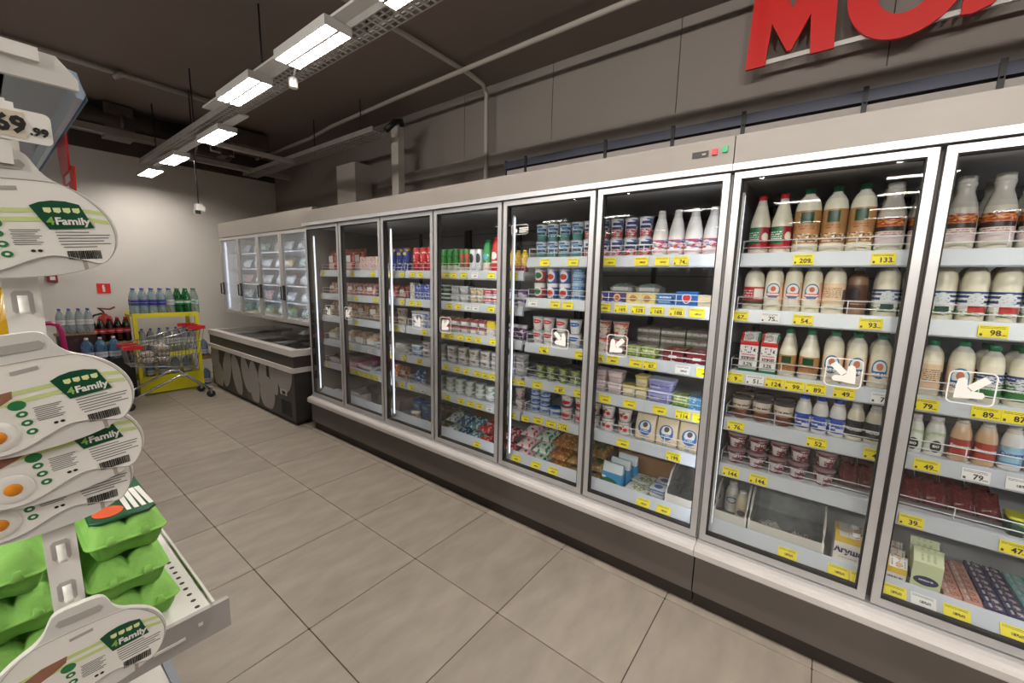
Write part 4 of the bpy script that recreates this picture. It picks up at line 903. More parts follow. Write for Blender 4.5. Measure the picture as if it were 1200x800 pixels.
TAGS = [
 (1, 1, [(0.356,'y'),(0.085,'y209'),(-0.163,'y133')]),
 (1, 2, [(0.298,'y67'),(0.178,'w75'),(0.061,'y54'),(-0.155,'y93'),(-0.471,'y98')]),
 (1, 3, [(0.291,'y9'),(0.209,'w51'),(0.134,'y124'),(0.061,'y99'),(-0.013,'y89'),(-0.106,'y49'),(-0.223,'w73'),(-0.342,'y79'),(-0.492,'y89'),(-0.563,'y87')]),
 (1, 4, [(0.264,'y76'),(-0.041,'y52'),(-0.227,'y49'),(-0.373,'y49'),(-0.498,'w79'),(-0.603,'w')]),
 (1, 5, [(0.264,'y144'),(0.151,'y144'),(-0.359,'y39'),(-0.619,'y47')]),
 (1, 0, [(0.007,'y'),(-0.17,'y'),(-0.243,'y'),(-0.342,'y'),(-0.423,'w'),(-0.511,'y'),(-0.651,'y')]),
 (2, 1, [(1.362,'y'),(1.169,'y'),(0.943,'y'),(0.768,'y'),(0.664,'y'),(0.573,'y74')]),
 (2, 2, [(1.44,'w'),(1.278,'y'),(1.19,'y'),(0.958,'y'),(0.863,'y169'),(0.769,'y129'),(0.671,'y169'),(0.573,'y188'),(0.478,'y')]),
 (2, 3, [(1.346,'y46'),(1.096,'y'),(0.982,'y109'),(0.894,'y'),(0.763,'y'),(0.685,'y87'),(0.522,'w'),(0.422,'y')]),
 (2, 4, [(1.388,'y'),(1.221,'y87'),(1.089,'y'),(0.926,'y'),(0.78,'y'),(0.618,'y'),(0.503,'y114'),(0.422,'y')]),
 (2, 5, [(1.372,'y'),(1.275,'y'),(1.189,'y114'),(0.804,'y'),(0.531,'y199')]),
 (2, 0, [(1.513,'y'),(1.355,'y'),(1.227,'y'),(0.656,'y'),(0.548,'y')]),
 (3, 1, [(2.876,'y'),(2.73,'y'),(2.602,'y'),(2.509,'y'),(2.287,'y'),(2.214,'y'),(2.143,'y'),(2.041,'y'),(1.934,'w'),(1.787,'y'),(1.593,'y')]),
 (3, 2, [(2.736,'y'),(2.617,'y'),(2.533,'y'),(2.297,'y'),(2.187,'y'),(2.095,'y'),(1.997,'w'),(1.923,'w'),(1.782,'y'),(1.628,'y')]),
 (3, 3, [(2.821,'y'),(2.73,'w'),(2.465,'y'),(2.289,'y'),(2.228,'y'),(2.16,'y'),(2.071,'y'),(1.986,'y'),(1.896,'y'),(1.762,'y')]),
 (3, 4, [(2.911,'y'),(2.725,'y'),(2.53,'y'),(2.224,'y'),(2.101,'y'),(2.009,'y'),(1.9,'y'),(1.827,'y'),(1.757,'y'),(1.586,'y'),(1.515,'y')]),
 (3, 5, [(2.847,'y'),(2.754,'y'),(2.63,'y'),(2.491,'w'),(2.291,'y'),(2.205,'y'),(2.064,'y'),(1.964,'y'),(1.876,'y'),(1.783,'w'),(1.586,'y'),(1.473,'y')]),
 (3, 0, [(1.866,'y')]),
 (4, 1, [(4.131,'w'),(3.98,'y'),(3.454,'y'),(3.136,'y')]),
 (4, 2, [(4.05,'y'),(3.562,'y'),(3.406,'y'),(3.102,'y')]),
 (4, 3, [(3.419,'y'),(4.087,'w')]),
 (4, 4, [(3.534,'y'),(3.213,'w')]),
 (4, 5, [(4.06,'y'),(3.958,'y'),(3.548,'y'),(3.446,'y'),(3.361,'y'),(3.278,'y'),(3.198,'y'),(3.119,'y')]),
]

SHELF_Z = {b: {i+1: z-.008 for i, z in enumerate(RAIL[b])} for b in RAIL}
SHN = {0: 'fridge deck', 1: 'top shelf', 2: 'second shelf', 3: 'third shelf', 4: 'fourth shelf', 5: 'fifth shelf'}
def door_of(y): return ORDN[max(0, min(8, int((4.08-y)/.62)))]
from collections import defaultdict
PROTO = {}
POOL = []
def put(key, x, y, z, rz, shelf, level, row):
    name, cat, desc, grp, f, w, d, h = DES[key]
    if key not in PROTO:
        r = empty(name, (0, 0, 0), None, cat, None, world=False); f(r); PROTO[key] = r; o = r
    else:
        o = copy_tree(PROTO[key])
    o.location = (x, y, z); o.rotation_euler[2] = rz
    POOL.append((o, key, shelf, door_of(y), round(y, 3), level, row))
    return o
LINE = defaultdict(list)
for key, bay, sh, stack, nrow, ys in ROWS:
    for y in ys: LINE[bay+1 if y > BAYS[bay][0] and bay < 4 else bay, sh].append([y, DES[key][5], key, stack, nrow, 1.0])
for (bay, sh), L_ in LINE.items():
    L_.sort(key=lambda e: -e[0])
    for i, e in enumerate(L_):
        for j in (i-1, i+1):
            if 0 <= j < len(L_): e[5] = min(e[5], max(.55, .92*2*abs(e[0]-L_[j][0])/(e[1]+L_[j][1])))
    hi, lo = BAYS[bay][0]-.02, BAYS[bay][1]+.02
    tot = sum(e[1]*e[5] for e in L_)*1.03
    if tot > hi-lo:
        for e in L_: e[5] *= (hi-lo)/tot
    top = hi
    for e in L_:                       # keep every piece clear of its neighbour and of the ends of the shelf
        hw = e[1]*e[5]/2*1.03; e[0] = min(e[0], top-hw); top = e[0]-hw
    bot = lo
    for e in reversed(L_):
        hw = e[1]*e[5]/2*1.03; e[0] = max(e[0], bot+hw); bot = e[0]+hw
    z = SHELF_Z[bay][sh]
    for y, _, key, stack, nrow, fit in L_:
        w, d, h = DES[key][5:8]
        for r in range(nrow):
            for k in range(stack):
                rz = random.uniform(-.12, .12) if abs(w-d) < .001 else random.uniform(-.02, .02)
                x = 2.14 + d/2 + r*(d+.014) + random.uniform(0, .006)
                if key == 'milk_dark_label': x += .07
                o = put(key, x, y, z+k*(h+.0012)+.0006, rz, SHN[sh], (stack, k), r)
                o.scale = (fit if d == w else 1, fit, 1)
# ---- deck goods
DZ = .3355
def deck(key, n, x0, y, dx, rz=0, z=DZ, dz=0):
    for r in range(n): put(key, x0+r*dx, y, z+r*dz, rz, 'fridge deck', (1, 0), r)
PC_baby = C('carton_baby_porridge', (226, 222, 214), [('band', .86, 1.1, (222, 186, 60)), ('ell', .27, .22, .26, .13, (214, 180, 120)), ('ell', .27, .25, .2, .07, (232, 214, 170)), ('noise', 6, .55, (120, 60, 110), .04, .34), ('txt', .2, .8, .52, .56, (120, 130, 140), 1)])
_bc = brick(.098, .062, .2, PC_baby, M_white)
def baby_carton(root):
    _bc(root); front_text(root, 'Агуша', .031, ink_n, -.031, .138, .0016)
des('baby_carton', 'porridge_carton', 'carton', 'white baby-porridge carton with navy lettering', 'white baby-porridge cartons', baby_carton, .098, .2, .062)
PC_por = C('carton_porridge', (222, 218, 212), [('band', .8, 1.1, (226, 190, 50)), ('txt', .15, .85, .62, .74, (60, 60, 90), 1), ('ell', .35, .38, .26, .16, (206, 170, 110)), ('noise', 7, .58, (150, 60, 110), .2, .5), ('txt', .1, .9, .06, .16, (90, 90, 120), 1)])
des('porridge_carton', 'porridge_carton', 'carton', 'yellow-topped small porridge carton', 'yellow-topped porridge cartons', gable(.066, .062, .165, PC_por, PC_por), .068, .165, .062)
PC_gr = C('carton_pale_green', (196, 206, 160), [('ell', .5, .62, .42, .10, (40, 40, 76)), ('txt', .25, .75, .6, .66, (226, 226, 240), 1), ('noise', 3, .5, (120, 66, 50), .12, .44), ('rect', .6, .95, .08, .16, (80, 120, 160))])
des('green_carton', 'porridge_carton', 'carton', 'tall pale green gable carton', 'tall pale green cartons', gable(.084, .075, .235, PC_gr, pm('carton_green_top', (200, 208, 168), [('txt', .2, .8, .2, .8, (160, 170, 130), 3)]), None), .084, .235, .075)
def small(n, base, img, top, desc, grp):
    m = C('carton_'+n, base, [('ell', .5, .36, .3, .22, img), ('noise', 5, .58, top, .15, .6), ('txt', .15, .85, .72, .88, top, 1)])
    des(n+'_carton', 'drink_carton', 'carton', desc, grp, brick(.048, .038, .10, m, None, mat('straw_'+n, (206, 206, 206), .4)), .048, .1, .038)
small('pink', (206, 150, 136), (160, 90, 70), (236, 200, 190), 'small pink drink carton', 'small pink drink cartons')
small('purple', (58, 52, 96), (206, 186, 176), (190, 190, 210), 'small purple drink carton', 'small purple drink cartons')
small('teal', (132, 196, 196), (206, 190, 170), (230, 240, 240), 'small teal drink carton', 'small teal drink cartons')
des('deck_bottle', 'yogurt_bottle', 'bottle', 'cream yogurt bottle standing in clear bin', None, bottle(.031, .165, P_WIDE, P_milk('tan2', (226, 208, 178)), M_capw, .019, .014, (.12, .62, pm('label_cream', (222, 200, 168), [('ell', .5, .4, .1, .2, (90, 80, 76)), ('txt', .4, .6, .6, .7, (120, 110, 100), 1)]))), .062, .165)
des('emblem_bottle', 'yogurt_bottle', 'bottle', 'yogurt bottle with blue ring in clear bin', None, bottle(.031, .165, P_WIDE, P_milk('white', WH), M_capw, .019, .014, (.12, .62, pm('label_ring', (214, 212, 204), [('ell', .5, .6, .14, .22, (50, 110, 160)), ('ell', .5, .6, .10, .15, (222, 222, 220))]))), .062, .165)
put('emblem_bottle', 2.37, .28, .36, .1, 'fridge deck', (1, 0), 0); put('deck_bottle', 2.29, .22, .36, 0, 'fridge deck', (1, 0), 0)
deck('baby_carton', 2, 2.135, -.196, .068); deck('porridge_carton', 3, 2.15, -.345, .066); deck('green_carton', 2, 2.15, -.43, .08)
for y, k, n in ((-.505, 'pink', 7), (-.557, 'pink', 7), (-.614, 'purple', 8), (-.666, 'purple', 8), (-.722, 'teal', 8), (-.774, 'teal', 8), (-.826, 'teal', 8)):
    deck(k+'_carton', n, 2.125, y, .041)
# clear bins on the deck
def bin_(y1, y0, label):
    b = empty('clear_bin', (2.3, (y0+y1)/2, DZ), label, 'bin', 'clear bins on the fridge deck')
    m = mat('milky_plastic', (214, 210, 202), .3)
    MB().box(2.12, 2.56, y0, y1, DZ, DZ+.006).build('bin_floor', M_clear, b)
    MB().box(2.115, 2.121, y0, y1, DZ, DZ+.13).build('front_lip', m, b)
    for y in (y0, y1-.006):
        s = MB(); s.prism([(2.115, DZ), (2.56, DZ), (2.56, DZ+.24), (2.26, DZ+.24), (2.20, DZ+.22), (2.15, DZ+.17), (2.12, DZ+.13)], y, y+.006, 'y').build('side_wall', M_clear, b)
        e = MB(); e.tube([(2.119, y+.003, DZ+.007), (2.118, y+.003, DZ+.13), (2.15, y+.003, DZ+.17), (2.20, y+.003, DZ+.22), (2.26, y+.003, DZ+.24)], .005, 6).build('rim', m, b)
    MB().box(2.555, 2.561, y0, y1, DZ, DZ+.2).build('rear_wall', M_clear, b)
bin_(.56, .40, 'clear plastic bin at right end of sixth door deck')
bin_(.322, .182, 'clear plastic bin with two yogurt bottles')
bin_(.172, -.115, 'wide clear plastic bin with two crumpled packets')
pk = pm('film_white_print', (222, 220, 218), [('noise', 9, .6, (120, 120, 126)), ('noise', 5, .62, (186, 60, 56))], .25)
for i, (y, x, a) in enumerate(((.09, 2.30, .4), (-.03, 2.27, -.3))):
    thing(pillow_mb(.10, .12, .045, 9, 7, .06, .4, 30+i), 'snack_packet', pk, (x, y, DZ+.008), ('crumpled white packet lying in the wide clear bin, left one', 'crumpled white packet lying in the wide clear bin, right one')[i], 'packet', 'packets in the clear bin', a)
def lying(key, name, cat, m, w, h, t, pts, descs, grp, lump=.12, labm=None):
    for i, (x, y, z, rz, tilt) in enumerate(pts):
        mb = pillow_mb(w, h, t, 10, 8, .06, lump, 50+i % 3+len(key))
        o = empty(name, (x, y, z), descs[i], cat, grp, world=False); o.rotation_euler = (0, tilt, rz)
        body(mb, o, 'bag_body', m)
        if labm:
            l = MB(); l.loft([rrect(h*.18, w*.22, .004, t*.97, 1), rrect(h*.17, w*.21, .004, t*1.04, 1)]); body(l, o, 'label', labm)
nth = lambda n: ORDN[n]
# bags on the deck behind the fifth door
lying('pink', 'sweet_bag', 'bag', pm('film_pink_white', (222, 206, 208), [('noise', 4, .55, (206, 60, 84)), ('txt', .2, .8, .4, .6, (240, 240, 240), 1)], .25), .12, .17, .05,
      [(2.22, 1.53, DZ+.025, .05, -.2), (2.25, 1.525, DZ+.095, -.05, -.2), (2.29, 1.525, DZ+.165, .06, -.2)], [f'pink and white bag on fridge deck, {nth(i)} from the front, fifth door' for i in range(3)], 'pink and white bags')
lying('mint', 'sweet_bag', 'bag', pm('film_mint', (206, 216, 208), [('noise', 4, .53, (40, 140, 96)), ('txt', .2, .8, .4, .6, (236, 240, 236), 1)], .25), .12, .17, .05,
      [(2.22, 1.40, DZ+.025, -.03, -.2), (2.25, 1.395, DZ+.095, .03, -.2), (2.29, 1.395, DZ+.165, 0, -.2)], [f'mint green and white bag on fridge deck, {nth(i)} from the front, fifth door' for i in range(3)], 'mint green bags')
lying('darkred', 'sweet_bag', 'bag', pm('film_maroon', (112, 40, 56), [('noise', 5, .6, (170, 96, 104))], .25), .12, .16, .05,
      [(2.56, 1.50, DZ+.06, .05, -.5), (2.56, 1.36, DZ+.06, -.05, -.5)], [f'dark red bag at the rear of the fridge deck, {nth(i)} from left, fifth door' for i in range(2)], 'dark red bags')
lying('brown', 'sausage_bag', 'bag', pm('film_sausages', (150, 92, 54), [('noise', 5, .55, (186, 130, 76)), ('noise', 9, .62, (226, 196, 60))], .2), .13, .18, .05,
      [(2.22, 1.265, DZ+.025, .03, -.2), (2.25, 1.26, DZ+.095, -.03, -.2), (2.29, 1.26, DZ+.165, .03, -.2)], [f'yellow and brown sausage bag on fridge deck, {nth(i)} from the front, fifth door' for i in range(3)], 'yellow and brown sausage bags')
lying('olive', 'sausage_bag', 'bag', pm('film_olive', (142, 110, 66), [('noise', 4, .56, (176, 150, 90)), ('noise', 9, .64, (90, 60, 40))], .2), .12, .16, .05,
      [(2.21, 1.132, DZ+.025, 0, -.2), (2.24, 1.13, DZ+.095, .03, -.2), (2.28, 1.132, DZ+.165, -.03, -.2), (2.21, 1.005, DZ+.025, -.02, -.2), (2.24, 1.00, DZ+.095, .03, -.2), (2.28, 1.003, DZ+.165, 0, -.2)], [f'olive sausage bag with dark green label, {nth(i % 3)} from front in {("left", "right")[i//3]} column, fifth door' for i in range(6)], 'olive sausage bags', .3, mat('dark_green_label', (30, 74, 44), .5))
# deck of the sixth door
gb = pm('bag_blue_frozen', (52, 140, 190), [('noise', 4, .56, (206, 224, 232), .1, .6), ('band', .72, 1, (196, 206, 210)), ('ell', .45, .4, .2, .16, (30, 100, 60))], .3)
for i, (x, y) in enumerate(((2.16, .872), (2.245, .862), (2.33, .85))):
    o = empty('frozen_bag', (x, y, DZ), f'light blue standing bag on fridge deck, {nth(i)} from the front, sixth door', 'bag', 'light blue standing bags', world=False); gusset(.125, .07, .19, gb)(o)
dish = mat('ready_meal_film', (206, 210, 206), .15)
for i, (x, y, z) in enumerate(((2.18, .732, .0), (2.31, .722, .0), (2.18, .727, .0395), (2.31, .732, .0395))):
    o = empty('ready_meal_dish', (x, y, DZ+z), f'round film-lidded white dish on fridge deck, {("lower front", "lower rear", "upper front", "upper rear")[i]} one', 'dish', 'film-lidded white dishes', world=False)
    tub(.13, .11, .038, M_white, pm('lid_meal', (214, 216, 210), [('ell', .5, .5, .36, .36, (150, 170, 100)), ('noise', 5, .6, (190, 130, 80)), ('noise', 7, .52, (226, 228, 224))], .2))(o)
for i, (x, y, z) in enumerate(((2.17, .612, 0), (2.265, .608, 0), (2.17, .612, .0635), (2.265, .608, .0635))):
    o = empty('clear_tub', (x, y, DZ+z), f'clear grey-lidded tub on fridge deck, {("lower front", "lower rear", "upper front", "upper rear")[i]} one', 'tub', 'clear grey-lidded tubs', world=False)
    tub(.085, .085, .062, pm('tub_clear', (186, 192, 198), [('noise', 6, .55, (90, 100, 110)), ('band', .3, .6, (206, 212, 216))], .2), pm('lid_clear', (196, 202, 206), [('ell', .5, .5, .3, .3, (80, 110, 150))], .2))(o)
thing(MB().box(-.09, .09, -.2, .2, 0, .16), 'shipping_box', M_card, (2.58, .78, DZ), 'brown cardboard box at the rear of the sixth door deck', 'box')
# fourth door, third door, second and first door decks
thing(MB().box(-.1, .1, -.14, .14, 0, .09), 'shipping_box', M_card, (2.52, 2.2, DZ), 'low brown cardboard box behind the fourth door', 'box')
cols = [((196, 206, 206), (90, 140, 110), 'white and green'), ((40, 70, 120), (140, 190, 200), 'navy blue'), ((70, 140, 150), (206, 220, 220), 'teal'), ((186, 40, 50), (220, 140, 120), 'red'), ((110, 40, 60), (60, 30, 40), 'maroon'), ((206, 60, 80), (226, 214, 214), 'pink-red')]
sp = [(2.21, 2.235), (2.21, 2.12), (2.21, 2.005), (2.21, 1.89), (2.21, 1.775), (2.21, 1.665)]
for i, ((c1, c2, nm), (x, y)) in enumerate(zip(cols, sp)):
    for r in range(2):
        o = empty('frozen_bag', (x+.03*r, y+.002*r, DZ+.03+.09*r), f'{nm} frozen food bag on fridge deck, {("lower", "upper")[r]} one, fourth door', 'bag', 'frozen food bags behind the fourth door', world=False); o.rotation_euler = (0, -.25, .04*(r-.5))
        body(pillow_mb(.108, .15, .048, 9, 7, .06, .12, i+r), o, 'bag_body', pm('film_fz%d' % i, c1, [('noise', 4, .54, c2), ('txt', .25, .75, .4, .6, (230, 230, 230), 1)], .25))
for i in range(2):
    o = empty('pudding_cup', (2.29, 2.77-.115*i, DZ), f'tall pale blue cup on fridge deck, {nth(i)} from left, third door', 'cup', 'tall pale blue cups', world=False); cup(.045, .055, .17, pm('cup_blue_tall', (110, 150, 196), [('noise', 6, .58, (170, 196, 220))]), M_lidb)(o)
for i in range(4):
    o = empty('bread_roll', (2.38, 2.57-.085*i, DZ), f'upright brown roll pack on fridge deck, {nth(i)} from left, third door', 'roll', 'upright brown roll packs', world=False); can(.038, .15, pm('roll_brown', (104, 82, 68), [('band', .7, .8, (140, 116, 96)), ('noise', 7, .6, (140, 110, 90))]), M_foil)(o)
for i in range(2):
    o = empty('cheese_tub', (2.17, 2.665, DZ+.055*i), f'{("lower", "upper")[i]} beige tub stacked on fridge deck, third door', 'tub', 'beige tubs on the deck', world=False); cup(.038, .042, .054, B_bc, M_lidw)(o)
for i in range(8):
    o = empty('cheese_block', (2.16+.075*(i//4), 2.57-.095*(i % 4), DZ+.0*(i//4)), f'black and yellow cheese pack on fridge deck, {nth(i % 4)} from left, {("front", "rear")[i//4]} row', 'pack', 'black and yellow cheese packs', world=False); pack(.085, .06, .035, pm('pack_black_yellow', (50, 44, 38), [('noise', 6, .52, (206, 180, 60)), ('noise', 9, .6, (196, 190, 170))]), flaps=M_ink)(o)
thing(MB().box(-.06, .06, -.1, .1, 0, .1), 'carton_box', mat('white_carton', (206, 202, 198), .6), (2.2, 3.56, DZ), 'small white carton box on the first door deck edge', 'box')
o = empty('shipping_carton', (2.40, 3.2, DZ), 'grey-white shipping carton on the second door deck', 'box', world=False); body(MB().box(-.12, .12, -.17, .17, 0, .1), o, 'carton_body', mat('grey_carton', (160, 148, 136), .7)); body(MB().box(-.121, .1, -.02, .02, .09, .102), o, 'tape', mat('tape', (170, 130, 90), .3))
for i in range(3):
    o = empty('meat_pack', (2.17, 3.38-.16*i, DZ), f'orange-labelled meat pack on fridge deck, {nth(i)} from left, second door', 'pack', 'orange-labelled meat packs', world=False); tray(.14, .1, .045, W_pinkm, FILM, mat('orange_label', (216, 120, 50), .5), 20+i)(o)
for i in range(2):
    o = empty('food_tray', (2.18, 3.95-.17*i, DZ), f'white meat tray on fridge deck, {nth(i)} from left, first door', 'tray', 'white trays on first deck', world=False); tray(.15, .12, .06, W_tray2, M_white, M_wtag, 25+i)(o)
# rear goods on the butter shelf and cheese shelf (sixth door)
W_eggb = pm('tray_grey_green', (140, 156, 150), [('noise', 8, .55, (96, 110, 104)), ('band', .4, .5, (180, 190, 186))])
for i, (y, n) in enumerate(((.98, 2), (.82, 2), (.66, 1))):
    for k in range(n):
        o = empty('food_tray', (2.42, y, SHELF_Z[2][2]+.001+.056*k), f'greyish green tray behind the butter, {nth(i)} from left, {("lower", "upper")[k]} level', 'tray', 'greyish trays behind the butter', world=False); tray(.15, .13, .05, W_eggb, FILM, M_wtag, 30+i)(o)
for i, y in enumerate((.80, .66, .52)):
    for k in range(3):
        o = empty('bacon_pack', (2.44, y, SHELF_Z[2][3]+.001+.05*k), f'grey film-wrapped pack behind the cartons, {nth(i)} from left, {("lowest", "middle", "topmost")[k]} of stack', 'pack', 'grey film packs on the third shelf', world=False); pack(.13, .12, .047, pm('film_grey_pack', (112, 108, 104), [('band', .3, .62, (186, 184, 180)), ('noise', 7, .58, (140, 90, 80))]), flaps=M_grey)(o)

# ---- labels for everything on the shelves
G = defaultdict(list)
for e in POOL: G[e[1], e[2], e[3]].append(e)
LEV = {2: ('lower', 'upper'), 3: ('lowest', 'middle', 'topmost'), 4: ('lowest', 'second-lowest', 'second-highest', 'topmost')}
for (key, shelf, door), es in G.items():
    name, cat, desc, grp, f, w, d, h = DES[key]
    cols_ = sorted({e[4] for e in es}, reverse=True)
    rows_ = {e[6] for e in es}
    for o, _, _, _, y, (st, k), r in es:
        bits = [desc]
        q = []
        if st > 1: q.append(LEV[st][k])
        if len(rows_) > 1: q.append(('front row', 'second row', 'third row', 'fourth row', 'fifth row', 'sixth row', 'seventh row', 'rearmost row')[r])
        if len(cols_) > 1: q.append(nth(cols_.index(y)) + ' from left')
        lab = ', '.join(bits + q + [shelf.replace('fridge ', ''), door + ' door'])
        tag(o, lab, cat, grp or (name.replace('_', ' ') + 's on the ' + shelf))
# ---- price tags
cnt = defaultdict(int)
tagm = {}
tb = MB(); tb.box(-.0008, .0008, -.035, .035, -.021, .021)
for c, m, pr in (('y', M_ytag, (60, 54, 20)), ('w', M_wtag, (70, 70, 70))):
    tagm[c] = tb.mesh('price_tag', [pm('tag_print_'+c, (236, 219, 30) if c == 'y' else (232, 230, 226), [('txt', .06, .9, .7, .92, pr, 2), ('rect', .06, .16, .1, .3, pr), ('txt', .74, .94, .12, .3, pr, 1)], .55)])
    tagm[c+'s'] = tb.mesh('price_tag', [pm('tag_print_small_'+c, (236, 219, 30) if c == 'y' else (232, 230, 226), [('txt', .06, .9, .7, .92, pr, 2), ('txt', .35, .8, .14, .6, pr, 1)], .55)])
for bay, sh, lst in TAGS:
    z = (RAIL[bay][sh-1] if sh else .362)-.031
    for y, c in lst:
        num = c[1:]
        col = {'y': 'yellow', 'w': 'white'}[c[0]]
        o = link('price_tag', tagm[c[0] + ('' if num else 's')])
        o.location = (2.0965 if sh else 2.0615, y, z-.002 if sh else .3985); o.rotation_euler = (0, math.radians(8 if sh else 45), 0)
        if bay > 2: o.scale = (1, .85, .9)
        if num:
            t = link('price_digits', text_mesh(num, .026, M_ink, bold=.0007), o)
            t.matrix_local = Matrix(((0, 0, -1, -.001), (-1, 0, 0, -.006), (0, 1, 0, -.006), (0, 0, 0, 1)))
        k = (col, num, sh, door_of(y)); cnt[k] += 1
        rest = f'{SHN[sh].replace("fridge ", "")} rail, {door_of(y)} door'
        n = sorted([q for q, cc in lst if door_of(q) == door_of(y)] + [q for b2, s2, l2 in TAGS if s2 == sh and b2 != bay for q, cc in l2 if door_of(q) == door_of(y)], reverse=True)
        rank = f', {nth(n.index(y))} from left' if len(n) > 1 else ''
        tag(o, f'{col} price tag' + (f' reading {num}' if num else ' with small print') + f'{rank}, {rest}', 'price tag', 'price tags on the shelf rails')
# sloping label strip along the decks, carries the lowest price tags
for c, (y1, y0) in ((cab1, (4.05, .365)), (cab2, (.355, -1.48))):
    s = MB(); s.prism([(2.03, .36), (2.104, .36), (2.104, .428), (2.098, .43)], y0, y1, 'y').build('deck_label_strip', M_rail, c)
# ================================================================== red letters on their bar
def letter(ch_, polys, y0, label):
    o = empty('sign_letter', (3.1, y0, 2.91), label, 'sign letter', 'red letters over the fridge')
    m = MB()
    for p in polys: m.prism([(y0-a, 2.91+b) for a, b in p], 3.08, 3.1, 'x')
    m.build('letter_face', M_redsign, o)
    return o
H_ = .53
letter('M', [[(0, 0), (.105, 0), (.122, .224), (.213, .05), (.235, .05), (.313, .218), (.33, 0), (.44, 0), (.42, H_), (.31, H_), (.22, .275), (.13, H_), (.02, H_)]], .549, 'big red letter M hanging over the fridge')
ring = []
def ringpoly(cx, cz, ro, ri, rz, rzi, n=40):
    out = []
    for i in range(n):
        a, b = 2*PI*i/n, 2*PI*(i+1)/n
        out.append([(cx+ro*math.cos(a), cz+rz*math.sin(a)), (cx+ro*math.cos(b), cz+rz*math.sin(b)), (cx+ri*math.cos(b), cz+rzi*math.sin(b)), (cx+ri*math.cos(a), cz+rzi*math.sin(a))])
    return out
letter('O', ringpoly(.245, .25, .245, .125, .285, .165), .075, 'big red letter O hanging over the fridge')
letter('L', [[(0, 0), (.04, -.005), (.10, .015), (.16, .08), (.19, .18), (.20, .42), (.38, .42), (.38, 0), (.49, 0), (.49, H_), (.10, H_), (.09, .18), (.075, .11), (.05, .09), (0, .09)]], -.384, 'big red letter cut by the right picture edge')
tag(MB().box(3.105, 3.125, -2.2, .5, 2.925, 2.95).build('sign_bar', M_whitemetal), 'thin pale bar carrying the red letters', 'sign bar')
# ================================================================== wall services
tag(MB().box(3.19, XW-.013, -5, 4.62, 2.68, 2.79).build('cable_trunking', M_trunk), 'long grey boxed trunking on the right wall', 'trunking')
tr = empty('cable_tray', (3.1, .5, 2.6), 'dark blue-grey cable tray running above the fridge roof', 'cable tray', None)
MB().box(3.03, 3.045, -4, 2.42, 2.57, 2.63).build('side_rail', M_trayd, tr); MB().box(3.17, 3.18, -4, 2.42, 2.57, 2.63).build('side_rail', M_trayd, tr)
MB().box(3.045, 3.17, -4, 2.42, 2.57, 2.575).build('tray_base', M_trayd, tr); MB().box(3.025, 3.18, 2.421, 2.435, 2.50, 2.64).build('end_plate', M_trayd, tr)
cb = MB()
for i in range(3): cb.tube([(3.07+.03*i, -4, 2.592), (3.075+.03*i, -1, 2.592), (3.065+.03*i, 1, 2.592), (3.07+.03*i, 2.4, 2.592)], .011, 6)
cb.build('cable', M_black, tr)
for y in (2.2, 1.45, .95, .52, -.06, -.55, -1.2):
    b = MB(); b.box(3.02, 3.028, y-.012, y+.012, 2.5, 2.645).box(3.02, XW-.013, y-.006, y+.006, 2.556, 2.567).build('bracket', M_black, tr)
tag(MB().box(3.03, 3.17, -4, 2.41, 2.505, 2.552).build('lower_trunking', M_trunk), 'grey lower trunking under the dark cable tray', 'trunking')
tag(MB().box(2.94, 3.02, 3.86, 3.98, 2.18, 3.2).build('cable_riser', mat('riser_white', (206, 200, 194), .5)), 'pale vertical cable riser standing on the fridge roof', 'riser')
p = MB(); p.tube([(.6, 2.78, 3.42), (1.6, 2.78, 3.42), (2.9, 2.78, 3.42), (3.1, 2.78, 3.40), (3.155, 2.78, 3.33), (3.16, 2.78, 2.9), (3.16, 2.78, 2.2)], .021, 10)
tag(p.build('conduit_pipe', M_pipe), 'grey conduit crossing the ceiling and dropping down the wall', 'pipe')
p = MB(); p.tube([(2.86, 7.3, 3.36), (2.86, 5.6, 3.36), (2.78, 4.9, 3.35), (2.76, 3.6, 3.36), (2.74, 2.0, 3.36), (2.72, -3, 3.36)], .02, 10)
tag(p.build('conduit_pipe', M_pipe), 'grey conduit running along the right wall under the ceiling', 'pipe')
p = MB(); p.tube([(-2, 5.5, 3.42), (.5, 5.52, 3.42), (1.75, 5.54, 3.42)], .024, 10); p.tube([(1.0, 5.5, 3.405), (1.02, 5.5, 3.38)], .05, 10)
tag(p.build('conduit_pipe', M_pipe), 'grey conduit crossing the ceiling near the far wall', 'pipe')
# ducts near the far wall
d = empty('ventilation_duct', (0, 6.75, 3.28), 'dark round ventilation duct along the far wall', 'duct')
m = MB(); m.rev([(.16, -3.5), (.16, 2.3)], 20, True, True); m.v = [(z, 6.75+y, 3.27+x) for x, y, z in m.v]; m.build('duct_pipe', M_duct, d)
for x in (-1.5, -.3, .5, 1.2, 1.9):
    m = MB(); m.rev([(.165, x-.02), (.172, x), (.165, x+.02)], 20, True, True); m.v = [(z, 6.75+y, 3.27+xx) for xx, y, z in m.v]; m.build('duct_collar', M_duct, d)
m = MB(); m.box(1.05, 1.3, 6.6, 6.9, 3.1, 3.44).build('duct_damper', M_duct, d)
tag(MB().box(-4, 1.66, 6.58, 6.64, 3.10, 3.17).build('steel_beam', mat('beam_grey', (140, 132, 126), .5, metal=.2)), 'pale grey steel channel below the duct', 'beam')
tag(MB().box(1.66, 3.2, 6.9, 6.96, 3.06, 3.13).build('steel_beam', M_galv), 'shorter steel channel right of the lamp track, far wall', 'beam')
d = empty('ventilation_duct', (2.1, 6.3, 3.3), 'dark square duct with bent hanger right of the lamp track', 'duct')
